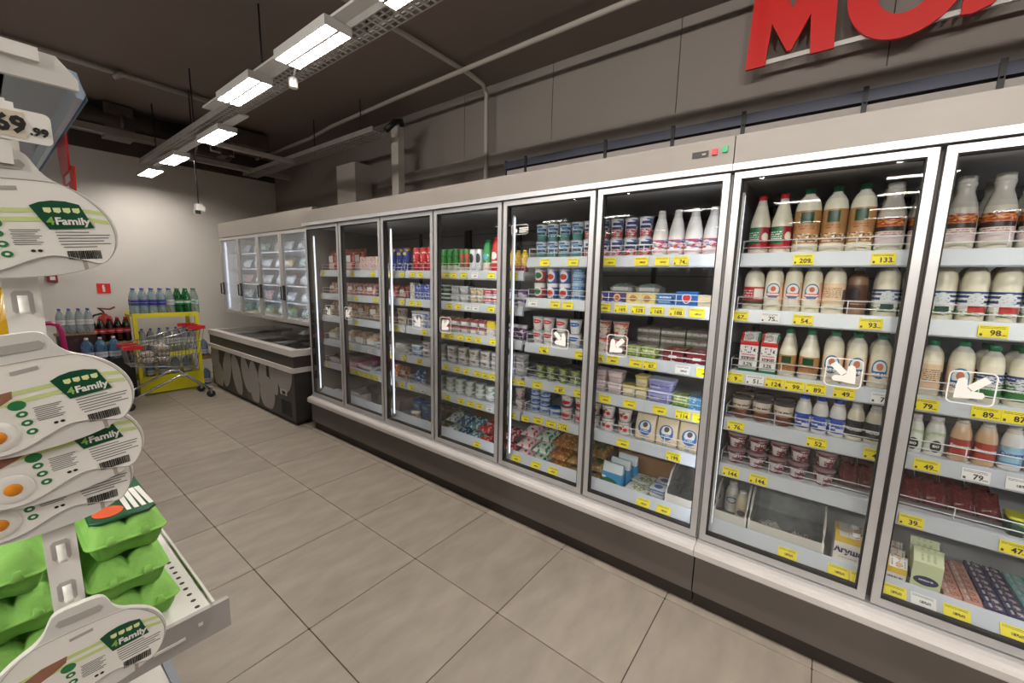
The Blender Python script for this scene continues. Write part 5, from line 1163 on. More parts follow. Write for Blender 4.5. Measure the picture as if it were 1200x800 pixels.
MB().box(1.85, 2.60, 6.2, 6.5, 3.24, 3.42).build('duct_pipe', M_duct, d); MB().box(2.05, 2.13, 6.25, 6.45, 3.06, 3.24).build('duct_branch', M_duct, d)
MB().tube([(1.95, 6.3, 3.24), (1.95, 6.3, 3.1), (2.2, 6.3, 3.08), (2.2, 6.3, 3.24)], .014, 6).build('hanger', M_galv, d)
def ladder(name, x0, x1, y0, y1, z, step, label, m, w=.004, hgt=.05):
    t = empty(name, ((x0+x1)/2, (y0+y1)/2, z), label, 'cable tray')
    for x in (x0, x1): MB().box(x-w, x+w, y0, y1, z, z+hgt).build('side_rail', m, t)
    n = int((y1-y0)/step); s = MB()
    for i in range(n+1): s.box(x0, x1, y0+i*step-.008, y0+i*step+.008, z, z+.006)
    for q in (.25, .5, .75): s.box(x0+(x1-x0)*q-.004, x0+(x1-x0)*q+.004, y0, y1, z+.001, z+.005)
    s.build('rungs', m, t, kind='stuff')
    return t
t = ladder('cable_tray', 1.345, 1.475, -3, 6.75, 2.87, .055, 'perforated cable tray between the two rows of lamps', M_galv)
for y in (-1.2, .6, 2.1, 3.4, 4.95, 6.3):
    MB().tube([(1.41, y, 2.87), (1.41, y, ZC)], .006, 6).build('hanger_rod', M_black, t)
t = ladder('cable_tray', 2.62, 2.80, 3.85, 7.2, 3.05, .06, 'perforated cable tray near the right wall', M_galv)
for y in (4.2, 5.2, 6.8): MB().tube([(2.71, y, 3.05), (2.71, y, ZC)], .006, 6).build('hanger_rod', M_black, t)
MB().tube([(2.78, 3.86, 3.1), (2.86, 3.8, 3.2), (2.95, 3.82, 3.24), (2.98, 3.83, 3.2)], .03, 8).build('cable_bundle', M_black, t)
tag(MB().box(1.5, 2.65, 5.6, 5.68, 3.0, 3.04).build('cross_channel', M_galv), 'steel channel joining the two cable trays', 'beam')
# ================================================================== luminaires
def housing(y0, y1, x, label, grp='white lamp track housings'):
    o = MB().box(x-.035, x+.035, y0, y1, 2.856, 2.869).build('lamp_track', M_whitemetal); tag(o, label, 'lamp track', grp)
housing(-3, 4.05, 1.255, 'white lamp track rail left of the cable tray'); housing(3.95, 7.15, 1.475, 'white lamp track rail right of the cable tray')
lproto = None
def luminaire(x, y, label, grp):
    global lproto
    if lproto is None:
        r = empty('louvre_lamp', (0, 0, 0), None, 'lamp', None, world=False)
        h = MB(); h.box(-.075, .075, -.285, .285, .025, .05)
        for sx in (-.075, .069): h.box(sx, sx+.006, -.285, .285, .001, .025)
        for sy in (-.285, .280): h.box(-.075, .075, sy, sy+.005, .001, .025)
        body(h, r, 'housing', M_whitemetal)
        dv = MB(); dv.box(-.006, .006, -.283, .283, -.001, .024); body(dv, r, 'divider', mat('louvre_dark', (70, 68, 66), .5))
        for sx in (-.036, .036):
            d = MB(); d.box(sx-.026, sx+.026, -.28, .28, .003, .008); body(d, r, 'light_diffuser', M_tube)
            l = MB()
            for i in range(15): l.box(sx-.032, sx+.032, -.262+i*.0375-.002, -.262+i*.0375+.002, 0, .0028)
            l.box(sx-.0015, sx+.0015, -.28, .28, 0, .0028)
            body(l, r, 'louvre', mat('louvre_dark', (70, 68, 66), .5))
        lproto = r; o = r
    else: o = copy_tree(lproto)
    o.location = (x, y, 2.805); tag(o, label, 'lamp', grp)
    return o
A = 'left row of lamps on the track'; Bq = 'right row of lamps on the track'
for i, (y, l) in enumerate(((3.34, 'farthest lit louvre lamp of the left track row'), (2.40, 'second-farthest lit louvre lamp of the left track row, beside the white sensor'), (1.46, 'lit louvre lamp of left track row, cut by the top edge'))): luminaire(1.255, y, l, A)
for y, l in ((4.60, 'nearest lit louvre lamp of the right track row'), (5.92, 'middle lit louvre lamp of the right track row'), (6.95, 'farthest lit louvre lamp of the right track row')): luminaire(1.475, y, l, Bq)
for i, y in enumerate((.5, -.45, -1.4, -2.35)): luminaire(1.255, y, f'lit louvre lamp of the left track row behind the camera, {ORDN[i]} one back', 'lamps out of view')
for x, nm in ((-3.45, 'next'), (-5.8, 'farthest')):
    for i, y in enumerate((-3.6, -2.2, -.7, .47, 1.8, 3.25, 4.6, 6.0)): luminaire(x, y, f'lit louvre lamp of the {nm} aisle, {ORDN[i]} from the shop front', 'lamps out of view')
luminaire(-2.4, -.7, 'lit louvre lamp of the cross row, nearer one', 'lamps out of view'); luminaire(-4.75, -.7, 'lit louvre lamp of the cross row, farther one', 'lamps out of view')
# track spots of the neighbouring row, aimed at the cold wall (seen mirrored in the glass)
def spot(y, ay, label, pw=1):
    r = empty('track_spot', (-3.5, y, 3.3), label, 'lamp', 'track spots aimed at the fridge', world=False)
    dirv = Vector((2.0+3.5, ay-y, 1.9-3.3)); q = dirv.to_track_quat('-Z', 'Y')
    m = MB(); m.rev([(.045, .0), (.05, .01), (.05, .12), (.03, .14), (.001, .14)], 16, False, False); o = body(m, r, 'spot_can', M_whitemetal); o.rotation_mode = 'QUATERNION'; o.rotation_quaternion = q
    m = MB(); m.rev([(.042, .012), (.001, .012)], 16, False, False); o = body(m, r, 'spot_lens', mat('spot_light', (255, 244, 230), .5, emit=LAMP*2)); o.rotation_mode = 'QUATERNION'; o.rotation_quaternion = q
    MB_ = MB(); MB_.box(-.008, .008, -.008, .008, .05, .155); body(MB_, r, 'spot_stem', M_whitemetal)
    l = bpy.data.lights.new('spot_light', 'SPOT'); l.energy = SPOT*pw; l.spot_size = math.radians(75); l.spot_blend = 1; l.shadow_soft_size = .09; l.color = (1, .95, .88)
    lo = link('spot_light', l, r); lo.rotation_mode = 'QUATERNION'; lo.rotation_quaternion = q; lo.location = tuple(dirv.normalized()*.01)
for i, (y, ay) in enumerate(((4.2, 3.4), (3.06, 1.8), (.95, .2), (-.6, -.5), (-2.0, -.9))): spot(y, ay, f'white track spot aimed at the fridge, {ORDN[i]} from the far wall, out of view', (.6, .7, 1.3, 1.4, 1.2)[i])
s = empty('motion_sensor', (1.34, 2.78, 2.80), 'small white cylinder sensor below the track lamp', 'sensor')
MB().rev([(.022, 2.735), (.026, 2.74), (.026, 2.79), (.015, 2.80)], 14, True, True, cx=1.34, cy=2.80).build('sensor_body', M_white, s)
MB().tube([(1.34, 2.80, 2.79), (1.34, 2.77, 2.83), (1.34, 2.74, 2.86)], .006, 6).build('sensor_arm', M_white, s)
# dome camera on a drop cable
c = empty('security_camera', (1.545, 5.5, 2.25), 'small white security camera hanging on a cable before the far wall', 'camera')
MB().tube([(1.545, 5.5, 2.30), (1.548, 5.5, 2.6), (1.54, 5.5, 3.0), (1.545, 5.5, ZC)], .006, 6).build('drop_cable', M_black, c)
MB().box(1.515, 1.575, 5.47, 5.53, 2.245, 2.31).build('camera_body', M_white, c); MB().box(1.50, 1.55, 5.452, 5.458, 2.202, 2.24).build('camera_lens', M_black, c)
MB().box(1.49, 1.555, 5.46, 5.52, 2.195, 2.244).build('camera_head', M_white, c); MB().box(1.571, 1.60, 5.48, 5.52, 2.24, 2.29).build('camera_bracket', M_white, c)
# ================================================================== near-left shelving
g = empty('shelf_end_unit', (-.1, 1.2, 0), 'white shelving end unit with perforated shelf at the left edge', 'shelving')
SZ = .933
p = MB(); p.box(-.75, .212, .872, 1.33, SZ-.012, SZ); p.box(.212, .216, .872, 1.33, SZ-.03, SZ+.006); p.build('shelf', M_whitemetal, g)
h = MB()
for i in range(16): h.rev([(.0045, SZ+.0004), (.0001, SZ+.0005)], 8, False, False, cx=.192, cy=.888+.024*i)
h.v = [(x, y, z) for x, y, z in h.v]; h.build('shelf_hole', M_black, g)
MB().box(-.75, .236, .862, .872, SZ-.055, SZ+.004).build('front_rail', mat('rail_grey', (172, 168, 166), .4), g)
s = MB(); s.box(.12, .165, .8605, .862, SZ-.034, SZ-.029); s.box(.185, .192, .8605, .862, SZ-.022, SZ-.016); s.build('rail_slot', M_white, g)
p = MB(); p.box(-.75, .19, .86, 1.33, .54, .555); p.build('shelf', M_whitemetal, g)
MB().box(.19, .206, .85, 1.33, .5, .56).build('front_rail', mat('rail_bluegrey', (140, 146, 158), .4), g)
MB().box(-.75, .18, .9, 1.33, .05, .16).build('plinth', M_grey, g)
MB().box(-.75, .1, 1.335, 1.36, 0, 1.12).build('back_panel', mat('pegboard_cream', (206, 202, 194), .6), g)
for x in (-.02, -.72): MB().box(x, x+.03, 1.315, 1.335, 0, 1.12).build('upright', M_grey, g)
# aisle-side shelving beyond, seen from below
g2 = empty('aisle_shelving', (-.2, 1.8, 0), 'white aisle shelving with a pale blue price channel, top left corner', 'shelving')
M_under = mat('shelf_underside_blue', (150, 166, 182), .3, metal=.2)
MB().box(-.6, .128, 1.04, 2.2, 1.872, 1.895).build('shelf', M_under, g2)
p = MB(); p.prism([(-.6, 1.846), (.137, 1.862), (.137, 1.878), (.114, 1.906), (-.6, 1.902)], 1.03, 1.04, 'y'); p.build('end_bracket', M_whitemetal, g2)
p = MB(); p.prism([(.128, 1.895), (.137, 1.893), (.146, 1.862), (.142, 1.852), (.134, 1.853), (.128, 1.872)], 1.04, 2.2, 'y'); p.build('price_channel', mat('channel_pale_blue', (166, 186, 206), .2), g2)
p = MB(); p.prism([(.1465, 1.855), (.1475, 1.853), (.138, 1.893), (.137, 1.893)], 1.04, 2.2, 'y'); p.build('channel_edge', mat('channel_blue_edge', (120, 146, 176), .25), g2)
s = MB()
for i in range(8): s.box(.035, .052, 1.09+.02*i, 1.10+.02*i, 1.8705, 1.8722)
s.build('bracket_slot', M_black, g2)
MB().box(.028, .06, 1.05, 1.5, 1.872, 1.8725).build('slotted_strip', M_grey, g2)
MB().box(-.05, .095, 1.022, 1.03, 1.888, 1.908).build('end_clip', M_white, g2)
for z in (.25, .8, 1.25): MB().box(-.6, .10, 1.38, 4.2, z, z+.02).build('shelf', M_whitemetal, g2)
MB().box(-.62, -.6, 1.38, 4.2, 0, 2.1).build('back_panel', M_whitemetal, g2)
MB().box(-.6, .1, 1.38, 4.2, 0, .12).build('plinth', M_grey, g2)
for i in range(3):
    o = empty('oil_bottle', (.045, 1.48+.10*i, 1.271), f'yellow oil bottle on the aisle shelf at the left edge, {nth(i)} from the front', 'bottle', 'yellow oil bottles', world=False)
    bottle(.04, .27, P_STD, pm('oil_yellow', (206, 160, 30), [], .2), M_capy if 'M_capy' in globals() else M_capw, .016, .018, (.15, .5, pm('label_oil', (226, 206, 120), [('noise', 6, .55, (190, 90, 40))])))(o)
# red shelf flag hanging below the channel
f = empty('shelf_flag', (.15, 1.42, 1.8), 'red plastic flag hanging under the pale blue channel', 'flag')
p = MB(); p.prism([(1.345, 1.862), (1.50, 1.862), (1.49, 1.80), (1.475, 1.785), (1.36, 1.785)], .1485, .1515, 'x').build('hanging_strip', M_red, f)
p = MB(); p.prism([(1.335, 1.79), (1.42, 1.805), (1.50, 1.80), (1.535, 1.76), (1.50, 1.742), (1.36, 1.736)], .1525, .1565, 'x').build('flag_plate', M_redsign, f)
p = MB(); p.box(.1518, .1523, 1.39, 1.46, 1.766, 1.783).box(.1518, .1523, 1.42, 1.475, 1.748, 1.760).build('flag_print', M_white_decal, f)
# ------------------------------------------------------------------ clip strip with hanging packs
SX0, SX1, SY = .018, .050, .832
cs = empty('clip_strip', (.034, SY, 1.76), 'white plastic clip strip hanging down and carrying the packs', 'clip strip')
m = MB(); m.box(SX0, SX1, SY, SY+.0012, .985, 1.77); m.build('strip', M_white, cs)
M_shadow = mat('strip_slot', (186, 183, 179), .6)
for z in (1.70, 1.605, 1.52, 1.425, 1.36, 1.27, 1.165, 1.10, 1.035):
    t = MB(); t.prism([(.024, z+.012), (.027, z+.016), (.040, z+.016), (.043, z+.012), (.043, z-.012), (.040, z-.016), (.038, z-.010), (.038, z+.008), (.029, z+.008), (.029, z-.010), (.027, z-.014), (.024, z-.010)], SY-.0006, SY-.0001, 'y'); t.build('slot', M_shadow, cs)
    t = MB(); t.loft([[(.029+.009*q, SY-.001-.007*b, z+.010-.024*a) for q, b in ((0, s0), (1, s0), (1, s0+.15), (0, s0+.15))] for a, s0 in ((0, 0), (.4, .5), (.8, .9), (1, 1.2))], True, True, sm=True); t.build('hook_tongue', M_white, cs)
# pack
S_ = .911
half = [(0, .100), (.018, .100), (.028, .096), (.033, .086), (.038, .072), (.048, .061), (.064, .053), (.080, .042), (.094, .024), (.1015, .002), (.1015, -.018), (.095, -.038), (.080, -.054), (.058, -.064), (.030, -.069), (0, -.070)]
def smooth(pts, closed, it=2):
    for _ in range(it):
        o = []
        n = len(pts)
        for i in range(n if closed else n-1):
            a, b = pts[i], pts[(i+1) % n]
            o += [(a[0]*.75+b[0]*.25, a[1]*.75+b[1]*.25), (a[0]*.25+b[0]*.75, a[1]*.25+b[1]*.75)]
        pts = o
    return pts
outl = smooth(half + [(-x, z) for x, z in reversed(half[1:-1])], True, 2)
def wavy():
    up = [(x*.965, z-.003 if z < .05 else z) for x, z in half[5:13]]
    return smooth(up + [(.060, -.050), (.03, -.040), (.01, -.044), (-.03, -.062), (-.06, -.060), (-.08, -.050)] + [(-x, z) for x, z in reversed(up)] , True, 2)
card_out = wavy()
M_pack = mat('pack_white', (238, 235, 230), .4); M_cardp = mat('pack_card', (242, 240, 234), .35); M_line = mat('pack_edge_line', (176, 172, 166), .5)
M_dg = mat('pack_dark_green', (8, 78, 50), .4); M_lg = mat('pack_light_green', (206, 222, 150), .5); M_lg2 = mat('pack_green_badge', (40, 124, 70), .5)
M_ytxt = mat('pack_pale_green', (226, 236, 170), .5); M_yolk = mat('egg_yolk', (226, 140, 30), .35); M_eggw = mat('egg_white', (238, 236, 230), .3)
M_hand = mat('photo_skin', (150, 104, 84), .6, noise=.15, nscale=60); M_small = mat('small_print', (120, 118, 116), .6); M_shine = glass('blister_film', (1, 1, 1), .05)
def poly_at(pts, y0, y1): return MB().prism([(x*S_, z*S_) for x, z in pts], y0, y1, 'y')
pk_proto = None
def pack4(x, y, z, rot, label, yaw=0):
    global pk_proto
    if pk_proto is None:
        r = empty('hanging_pack', (0, 0, 0), None, 'pack', 'white egg-mould packs', world=False); pk_proto = r
        # body with a raised rim, hang slot left open through two bodies
        b = MB(); n = len(outl)
        o_ = [(a*S_, c*S_) for a, c in outl]
        def ring(k, yy): return [(a*k if c < .03 else a*(1-(1-k)*.6), yy, c*k if c < .05 else c-(1-k)*.05) for a, c in o_]
        b.loft([ring(.985, .010), ring(1, .008), ring(1, .002), ring(.99, 0)], True, True, sm=False); body(b, r, 'pack_shell', M_pack)
        c = poly_at(card_out, -.0016, -.0004); co = body(c, r, 'printed_card', M_cardp)
        e = MB(); q = [(a*S_, -.0018, c_*S_) for a, c_ in card_out] ; e.tube(q+[q[0]], .0007, 5, False); body(e, co, 'card_edge', M_line)
        sl = poly_at([(-.022, .086), (.022, .086), (.026, .080), (.022, .074), (-.022, .074), (-.026, .080)], -.0012, -.0003); body(sl, r, 'hang_slot', M_line)
        sl = poly_at([(-.014, .050), (.012, .052), (.012, .047), (-.014, .045)], -.0022, -.0017); body(sl, co, 'card_slot', M_line)
        for a in (.024, .012):
            st = poly_at([(-.085, a-.008), (-.03, a-.001), (.03, a), (.075, a), (.093, a-.004), (.095, a-.010), (.075, a-.006), (.03, a-.006), (-.03, a-.007), (-.088, a-.014)], -.0021, -.0017); body(st, co, 'green_stripe', M_lg)
        pn = poly_at([(.018, .027), (.028, .032), (.040, .0345), (.054, .034), (.067, .030), (.077, -.003), (.031, -.005)], -.0028, -.0022); po = body(pn, co, 'brand_panel', M_dg)
        for i in range(4):
            sq = poly_at([(.030+.0095*i, .0245), (.0375+.0095*i, .025), (.0377+.0095*i, .0195), (.035+.0095*i, .0173), (.0305+.0095*i, .019)], -.0032, -.0029); body(sq, co, 'brand_square', M_ytxt)
        tx = link('lettering', text_mesh('Family', .0138*S_, ink_w, 'LEFT', bold=.0004), co); tx.matrix_local = Matrix(((1, 0, 0, .0385*S_), (0, 0, -1, -.0032), (0, 1, 0, .006*S_), (0, 0, 0, 1)))
        tx = link('lettering', text_mesh('4', .0145*S_, mat('pack_mid_green', (140, 186, 90), .5), 'LEFT', bold=.0004), co); tx.matrix_local = Matrix(((1, 0, 0, .0305*S_), (0, 0, -1, -.0032), (0, 1, 0, .006*S_), (0, 0, 0, 1)))
        tl = MB()
        for i, (x0, x1) in enumerate(((.036, .070), (.036, .092), (.037, .090), (.037, .084), (.038, .091), (.040, .075))): zz = -.0095-.0042*i; tl.box(x0*S_, x1*S_, -.0021, -.0017, zz*S_, (zz+.0013)*S_)
        for i in range(8): zz = -.006-.0028*i; tl.box((-.006+.001*(i % 2))*S_, (.022-.003*(i % 3))*S_, -.0021, -.0017, zz*S_, (zz+.001)*S_)
        body(tl, co, 'small_print', M_small)
        bc = MB(); rn = random.Random(3); xx = .042
        while xx < .077:
            ww = rn.choice((.0005, .0009, .0014)); bc.box(xx*S_, (xx+ww)*S_, -.0021, -.0017, -.0475*S_, -.0352*S_); xx += ww+rn.choice((.0005, .0008))
        body(bc, co, 'barcode', M_ink)
        for i in range(4):
            cx_, cz_, rr = (-.0185+.0015*i, .003-.0135*i, .0085 if i == 0 else .0055)
            bd = poly_at([(cx_+rr*math.cos(t*PI/7), cz_+.8*rr*math.sin(t*PI/7)) for t in range(14)], -.0023, -.0018); bo = body(bd, co, 'green_badge', M_lg2)
            if i:
                bd = poly_at([(cx_+rr*.42*math.cos(t*PI/6), cz_+.3*rr*math.sin(t*PI/6)) for t in range(12)], -.0026, -.0023); body(bd, co, 'badge_centre', M_cardp)
        ic = MB()
        for cx_ in (.010, .0165): ic.prism([((cx_+.0025*math.cos(t*PI/4))*S_, (-.034+.002*math.sin(t*PI/4))*S_) for t in range(8)], -.0021, -.0017, 'y')
        body(ic, co, 'small_icon', M_ink)
        hd = poly_at([(-.090, -.010), (-.07, .010), (-.045, .022), (-.018, .024), (-.02, .014), (-.034, .006), (-.05, .0), (-.062, -.012), (-.075, -.022), (-.080, -.016)], -.0022, -.0017); body(hd, co, 'hand_photo', M_hand)
        for ex_, ez_, er in ((-.078, -.034, .024), (-.045, -.034, .021)):
            eg = MB(); eg.rev([(er*S_, 0), (er*.9*S_, .0012), (er*.6*S_, .0018), (.0005, .002)], 18, False, False); eg.v = [(v[0]+ex_*S_, -.0020-v[2], v[1]+ez_*S_) for v in eg.v]; eg.f = [q[::-1] for q in eg.f]; eg.uv = [u_[::-1] for u_ in eg.uv]; body(eg, co, 'fried_egg_print', M_eggw)
            eg = MB(); eg.rev([(.009*S_, 0), (.007*S_, .0012), (.0005, .0018)], 14, False, False); eg.v = [(v[0]+ex_*S_, -.0042-v[2], v[1]+ez_*S_) for v in eg.v]; eg.f = [q[::-1] for q in eg.f]; eg.uv = [u_[::-1] for u_ in eg.uv]; body(eg, co, 'egg_yolk_print', M_yolk)
        o = r
    else: o = copy_tree(pk_proto)
    o.location = (x, y, z); o.rotation_euler = (0, math.radians(rot), math.radians(yaw)); tag(o, label, 'pack', 'white egg-mould packs on the clip strip')
    return o
pack4(.035, .806, 1.617, -6, 'topmost white egg-mould pack on the clip strip')
pack4(.031, .790, 1.394, -8, 'white egg-mould pack in front of two others, middle of the clip strip')
pack4(.038, .804, 1.318, -6, 'white egg-mould pack half hidden below the middle one')
pack4(.024, .818, 1.268, -3, 'white egg-mould pack, third of the middle three, resting over the green cartons')
pack4(.039, .800, 1.000, 1, 'lowest white egg-mould pack, hanging before the shelf rail')
# price holder
ph = empty('price_holder', (.03, .80, 1.74), 'white hanging price card reading 69.99 at the top of the strip', 'price tag')
m = MB(); m.loft([[(x+.02, .799, z+1.737) for x, z, _ in rrect(.057, .0185, .006, 0)], [(x+.02, .8005, z+1.737) for x, z, _ in rrect(.057, .0185, .006, 0)]], True, True, sm=False); m.build('holder', M_white, ph)
MB().box(-.03, .055, .7982, .799, 1.722, 1.752).build('paper', mat('beige_paper', (214, 202, 184), .6), ph)
t = link('price_digits', text_mesh('69', .026, M_ink, 'RIGHT', bold=.0011), ph); t.matrix_local = Matrix(((1, 0, 0, .026), (0, 0, -1, -.0022), (0, 1, 0, -.004), (0, 0, 0, 1)))
t = link('price_digits', text_mesh('.99', .013, M_ink, 'LEFT', bold=.0006), ph); t.matrix_local = Matrix(((1, 0, 0, .028), (0, 0, -1, -.0022), (0, 1, 0, -.008), (0, 0, 0, 1)))
MB().box(.012, .042, .801, .825, 1.69, 1.765).build('hook_arm', M_white, ph)
# ------------------------------------------------------------------ green egg cartons
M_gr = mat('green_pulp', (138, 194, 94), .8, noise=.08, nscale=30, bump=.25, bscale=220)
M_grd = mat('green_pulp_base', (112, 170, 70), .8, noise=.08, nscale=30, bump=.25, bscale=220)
W2, L2 = .049, .125
def carton_lid():
    b = MB(); nx, ny = 14, 34; V = {}
    for i in range(nx+1):
        for j in range(ny+1):
            u, v = -1+2*i/nx, -1+2*j/ny
            edge = min(1, (1-abs(u))/.30)*min(1, (1-abs(v))/.14)
            bx = abs(math.sin(PI*(u+1)/1.0*1.0)) if abs(u) < 1 else 0
            by = abs(math.cos(PI*2.5*v))
            dome = (.48+.52*(bx*by)**.55)
            z = .036 + .034*max(0, edge)**.5*dome
            V[i, j] = len(b.v); b.v.append((u*W2*(1-.04*(z-.036)/.034), v*L2*(1-.02*(z-.036)/.034), z))
    for i in range(nx):
        for j in range(ny): b.face([V[i, j], V[i+1, j], V[i+1, j+1], V[i, j+1]], None, 0, True)
    # rim lip
    b.loft([rrect(W2+.0035, L2+.0035, .014, .0330), rrect(W2+.0045, L2+.0045, .014, .0345), rrect(W2+.0035, L2+.0035, .014, .0365), rrect(W2-.004, L2-.004, .012, .037)], True, False)
    return b
def carton_base():
    b = MB(); nj = 72; rings = []
    for k, (sc_, z) in enumerate(((.70, 0), (.80, .004), (.9, .016), (.98, .030), (1.0, .0325))):
        pts = []
        for q in rrect(W2*sc_, L2*(1-(1-sc_)*.4), .012*sc_, z, 3):
            pts.append(q)
        # subdivide and scallop between the cells
        full = []
        n = len(pts)
        for a in range(n):
            p0, p1 = Vector(pts[a]), Vector(pts[(a+1) % n])
            m_ = 1 if (p1-p0).length < .03 else (10 if (p1-p0).length < .12 else 30)
            for s_ in range(m_):
                p = p0.lerp(p1, s_/m_)
                if m_ > 1 and k < 4:
                    if m_ == 30: p.x *= 1-.16*(1-k/4)*abs(math.sin(PI*2.5*p.y/L2))**2
                    else: p.y *= 1-.10*(1-k/4)*math.cos(PI*p.x/W2/1.0/1.2)**2
                full.append(tuple(p))
        rings.append(full)
    b.loft(rings, True, True); return b
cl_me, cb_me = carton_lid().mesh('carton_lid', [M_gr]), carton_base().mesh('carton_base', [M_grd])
tab = MB(); tab.loft([rrect(.006, .002, .001, .028, 1), rrect(.006, .003, .001, .034, 1), rrect(.004, .002, .001, .044, 1)]); tab_me = tab.mesh('carton_latch', [M_gr])
def egg_carton(x, y, z, rz, label, grp):
    r = empty('egg_carton', (x, y, z), label, 'egg carton', grp, world=False); r.rotation_euler[2] = rz
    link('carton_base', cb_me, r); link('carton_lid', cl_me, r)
    for a in (-.022, .022):
        t = link('latch', tab_me, r); t.location = (a, -L2-.003, .004)
    return r
cz = SZ+.001
right = [(.118, 1.03, 0, .03), (.112, 1.025, .0715, -.02), (.113, 1.03, .143, .0)]
left = [(-.012, 1.02, 0, -.03), (-.020, 1.03, .0715, .02), (-.026, 1.025, .143, -.04)]
PN = ('bottom', 'middle', 'top')
for k, (x, y, z, rz) in enumerate(right):
    o = egg_carton(x, y, cz+z, rz, f'green pulp egg carton, {PN[k]} of the right stack', 'green egg cartons')
    if k == 2:
        l = MB(); l.loft([rrect(.043, .112, .01, .0665, 1), rrect(.042, .111, .01, .0710, 1)]); lo = body(l, o, 'carton_label', pm('egg_label', (20, 84, 56), [('ell', .3, .5, .1, .2, (214, 90, 40))]))
        for i in range(4):
            q = MB(); q.prism([(.006+.010*i, -.095), (.012+.010*i, -.095), (.012+.009*i, .0), (.004+.009*i, .0)], .0714, .0718, 'z'); body(q, lo, 'label_lettering', M_white_decal)
        q = MB(); q.prism([(-.016+.020*math.cos(t*PI/8), -.078+.022*math.sin(t*PI/8)) for t in range(16)], .0714, .0718, 'z'); body(q, lo, 'orange_badge', mat('badge_orange', (214, 86, 36), .5))
for k, (x, y, z, rz) in enumerate(left): egg_carton(x, y, cz+z, rz, f'green pulp egg carton, {PN[k]} of the left stack', 'green egg cartons')
# ================================================================== far corner
rack = empty('drinks_rack', (1.46, 6.98, 0), 'yellow metal drinks rack in the far corner', 'rack')
RX0, RX1, RY0, RY1 = 1.12, 1.79, 6.76, 7.2
for x in (RX0, RX1-.04):
    for y in (RY0, RY1-.04): MB().box(x, x+.04, y, y+.04, 0, 1.03).build('post', M_yellow, rack)
for z in (1.015, .50, .20):
    b = MB(); b.box(RX0, RX1, RY0, RY1, z, z+.02)
    for k in range(2): b.box(RX0, RX1, (RY0-.004, RY1)[k], (RY0-.004, RY1)[k]+.004, z-.015, z+.04)
    b.build('shelf', M_yellow, rack)
MB().box(RX0+.04, RX1-.04, RY0, RY0+.01, .02, .20).build('base_panel', M_yellow, rack)
def pet(n, c, frost=.35): return glass('pet_'+n, (.88, .93, .95), .06, frost=frost, frostcol=c)
P_PET = [(.85, 0), (1, .03), (1, .26), (.95, .30), (1, .34), (1, .56), (.9, .68), (.55, .84), (.30, .92), (.28, .95)]
def pet_bottle(R, H, bm, capm, labm): return bottle(R, H, P_PET, bm, capm, R*.34, H*.05, (.36, .56, labm) if labm else None, (), 12)
b_bl = pet_bottle(.043, .33, pet('blue', (190, 212, 222), .45), M_capb, pm('lab_navy', (52, 56, 136), [('txt', .3, .7, .35, .65, (170, 180, 220), 1)]))
b_cl = pet_bottle(.043, .33, pet('clear', (206, 218, 220), .4), M_capb, pm('lab_pale', (206, 208, 206), [('txt', .3, .7, .3, .7, (120, 130, 130), 2)]))
b_gr = pet_bottle(.043, .33, pet('green', (30, 130, 70), .75), M_capg, pm('lab_green', (36, 120, 66), [('band', .3, .7, (206, 216, 200))]))
b_cg = pet_bottle(.043, .33, pet('clear2', (206, 216, 208), .4), M_capg, pm('lab_gw', (70, 150, 110), [('noise', 6, .5, (216, 220, 216))]))
b_co = pet_bottle(.046, .31, pm('cola_dark', (40, 24, 22), [], .15), M_capr, pm('lab_cola', (176, 40, 46), [('txt', .25, .75, .3, .7, (226, 206, 200), 1)]))
b_dk = pet_bottle(.043, .30, pm('dark_green_bottle', (24, 50, 36), [], .15), M_capw, pm('lab_dk', (60, 70, 60), []))
b_5l = bottle(.075, .36, [(.9, 0), (1, .04), (1, .35), (.94, .4), (1, .45), (1, .62), (.85, .74), (.35, .88), (.25, .92)], pet('sky', (110, 160, 206), .55), M_capw, .024, .025, (.10, .34, pm('lab_5l', (196, 200, 208), [('txt', .3, .7, .3, .7, (90, 110, 140), 2)])), (), 14)
def far(name, f, x, y, z, label, grp, rz=0):
    if (name, f) not in PROTO:
        r = empty(name, (0, 0, 0), None, 'bottle', None, world=False); f(r); PROTO[name, f] = r
    else: r = copy_tree(PROTO[name, f])
    r.location = (x, y, z); r.rotation_euler[2] = rz+PI/2; tag(r, label, 'bottle', grp); return r
ROWN = ('front', 'rear')
for r in range(2):
    for i in range(4): far('water_bottle', b_bl, 1.165+.0875*i, 6.81+.095*r, 1.037, f'blue-capped water bottle with navy label on rack top, {nth(i)} from left, {ROWN[r]} row', 'navy-labelled water bottles')
    far('water_bottle', b_cl, 1.515, 6.81+.095*r, 1.037, f'clear water bottle with pale label on rack top, {ROWN[r]} row', 'pale-labelled water bottles')
    for i in range(2): far('lemonade_bottle', b_gr, 1.6025+.0875*i, 6.81+.095*r, 1.037, f'green bottle on rack top, {nth(i)} from left, {ROWN[r]} row', 'green bottles on the rack')
    far('water_bottle', b_cg, 1.7775, 6.81+.095*r, 1.037, f'clear bottle with green label on rack top, {ROWN[r]} row', 'green-labelled clear bottles')
for i in range(6): far('water_bottle', b_dk, 1.215+.098*i, 7.03, .522, f'dark bottle at the back of the rack middle shelf, {nth(i)} from left', 'dark bottles on the middle shelf')
for i in range(7): far('water_bottle', b_cl, 1.21+.0865*i, 6.87, .522, f'clear bottle on the rack middle shelf, {nth(i) if i < 6 else "last"} from left', 'clear bottles on the middle shelf')
for i in range(4): far('large_water_bottle', b_5l, 1.26+.13*i, 6.90, .222, f'big blue bottle on the rack bottom shelf, {nth(i)} from left', 'big blue bottles on the bottom shelf').scale = (.68, .68, .68)
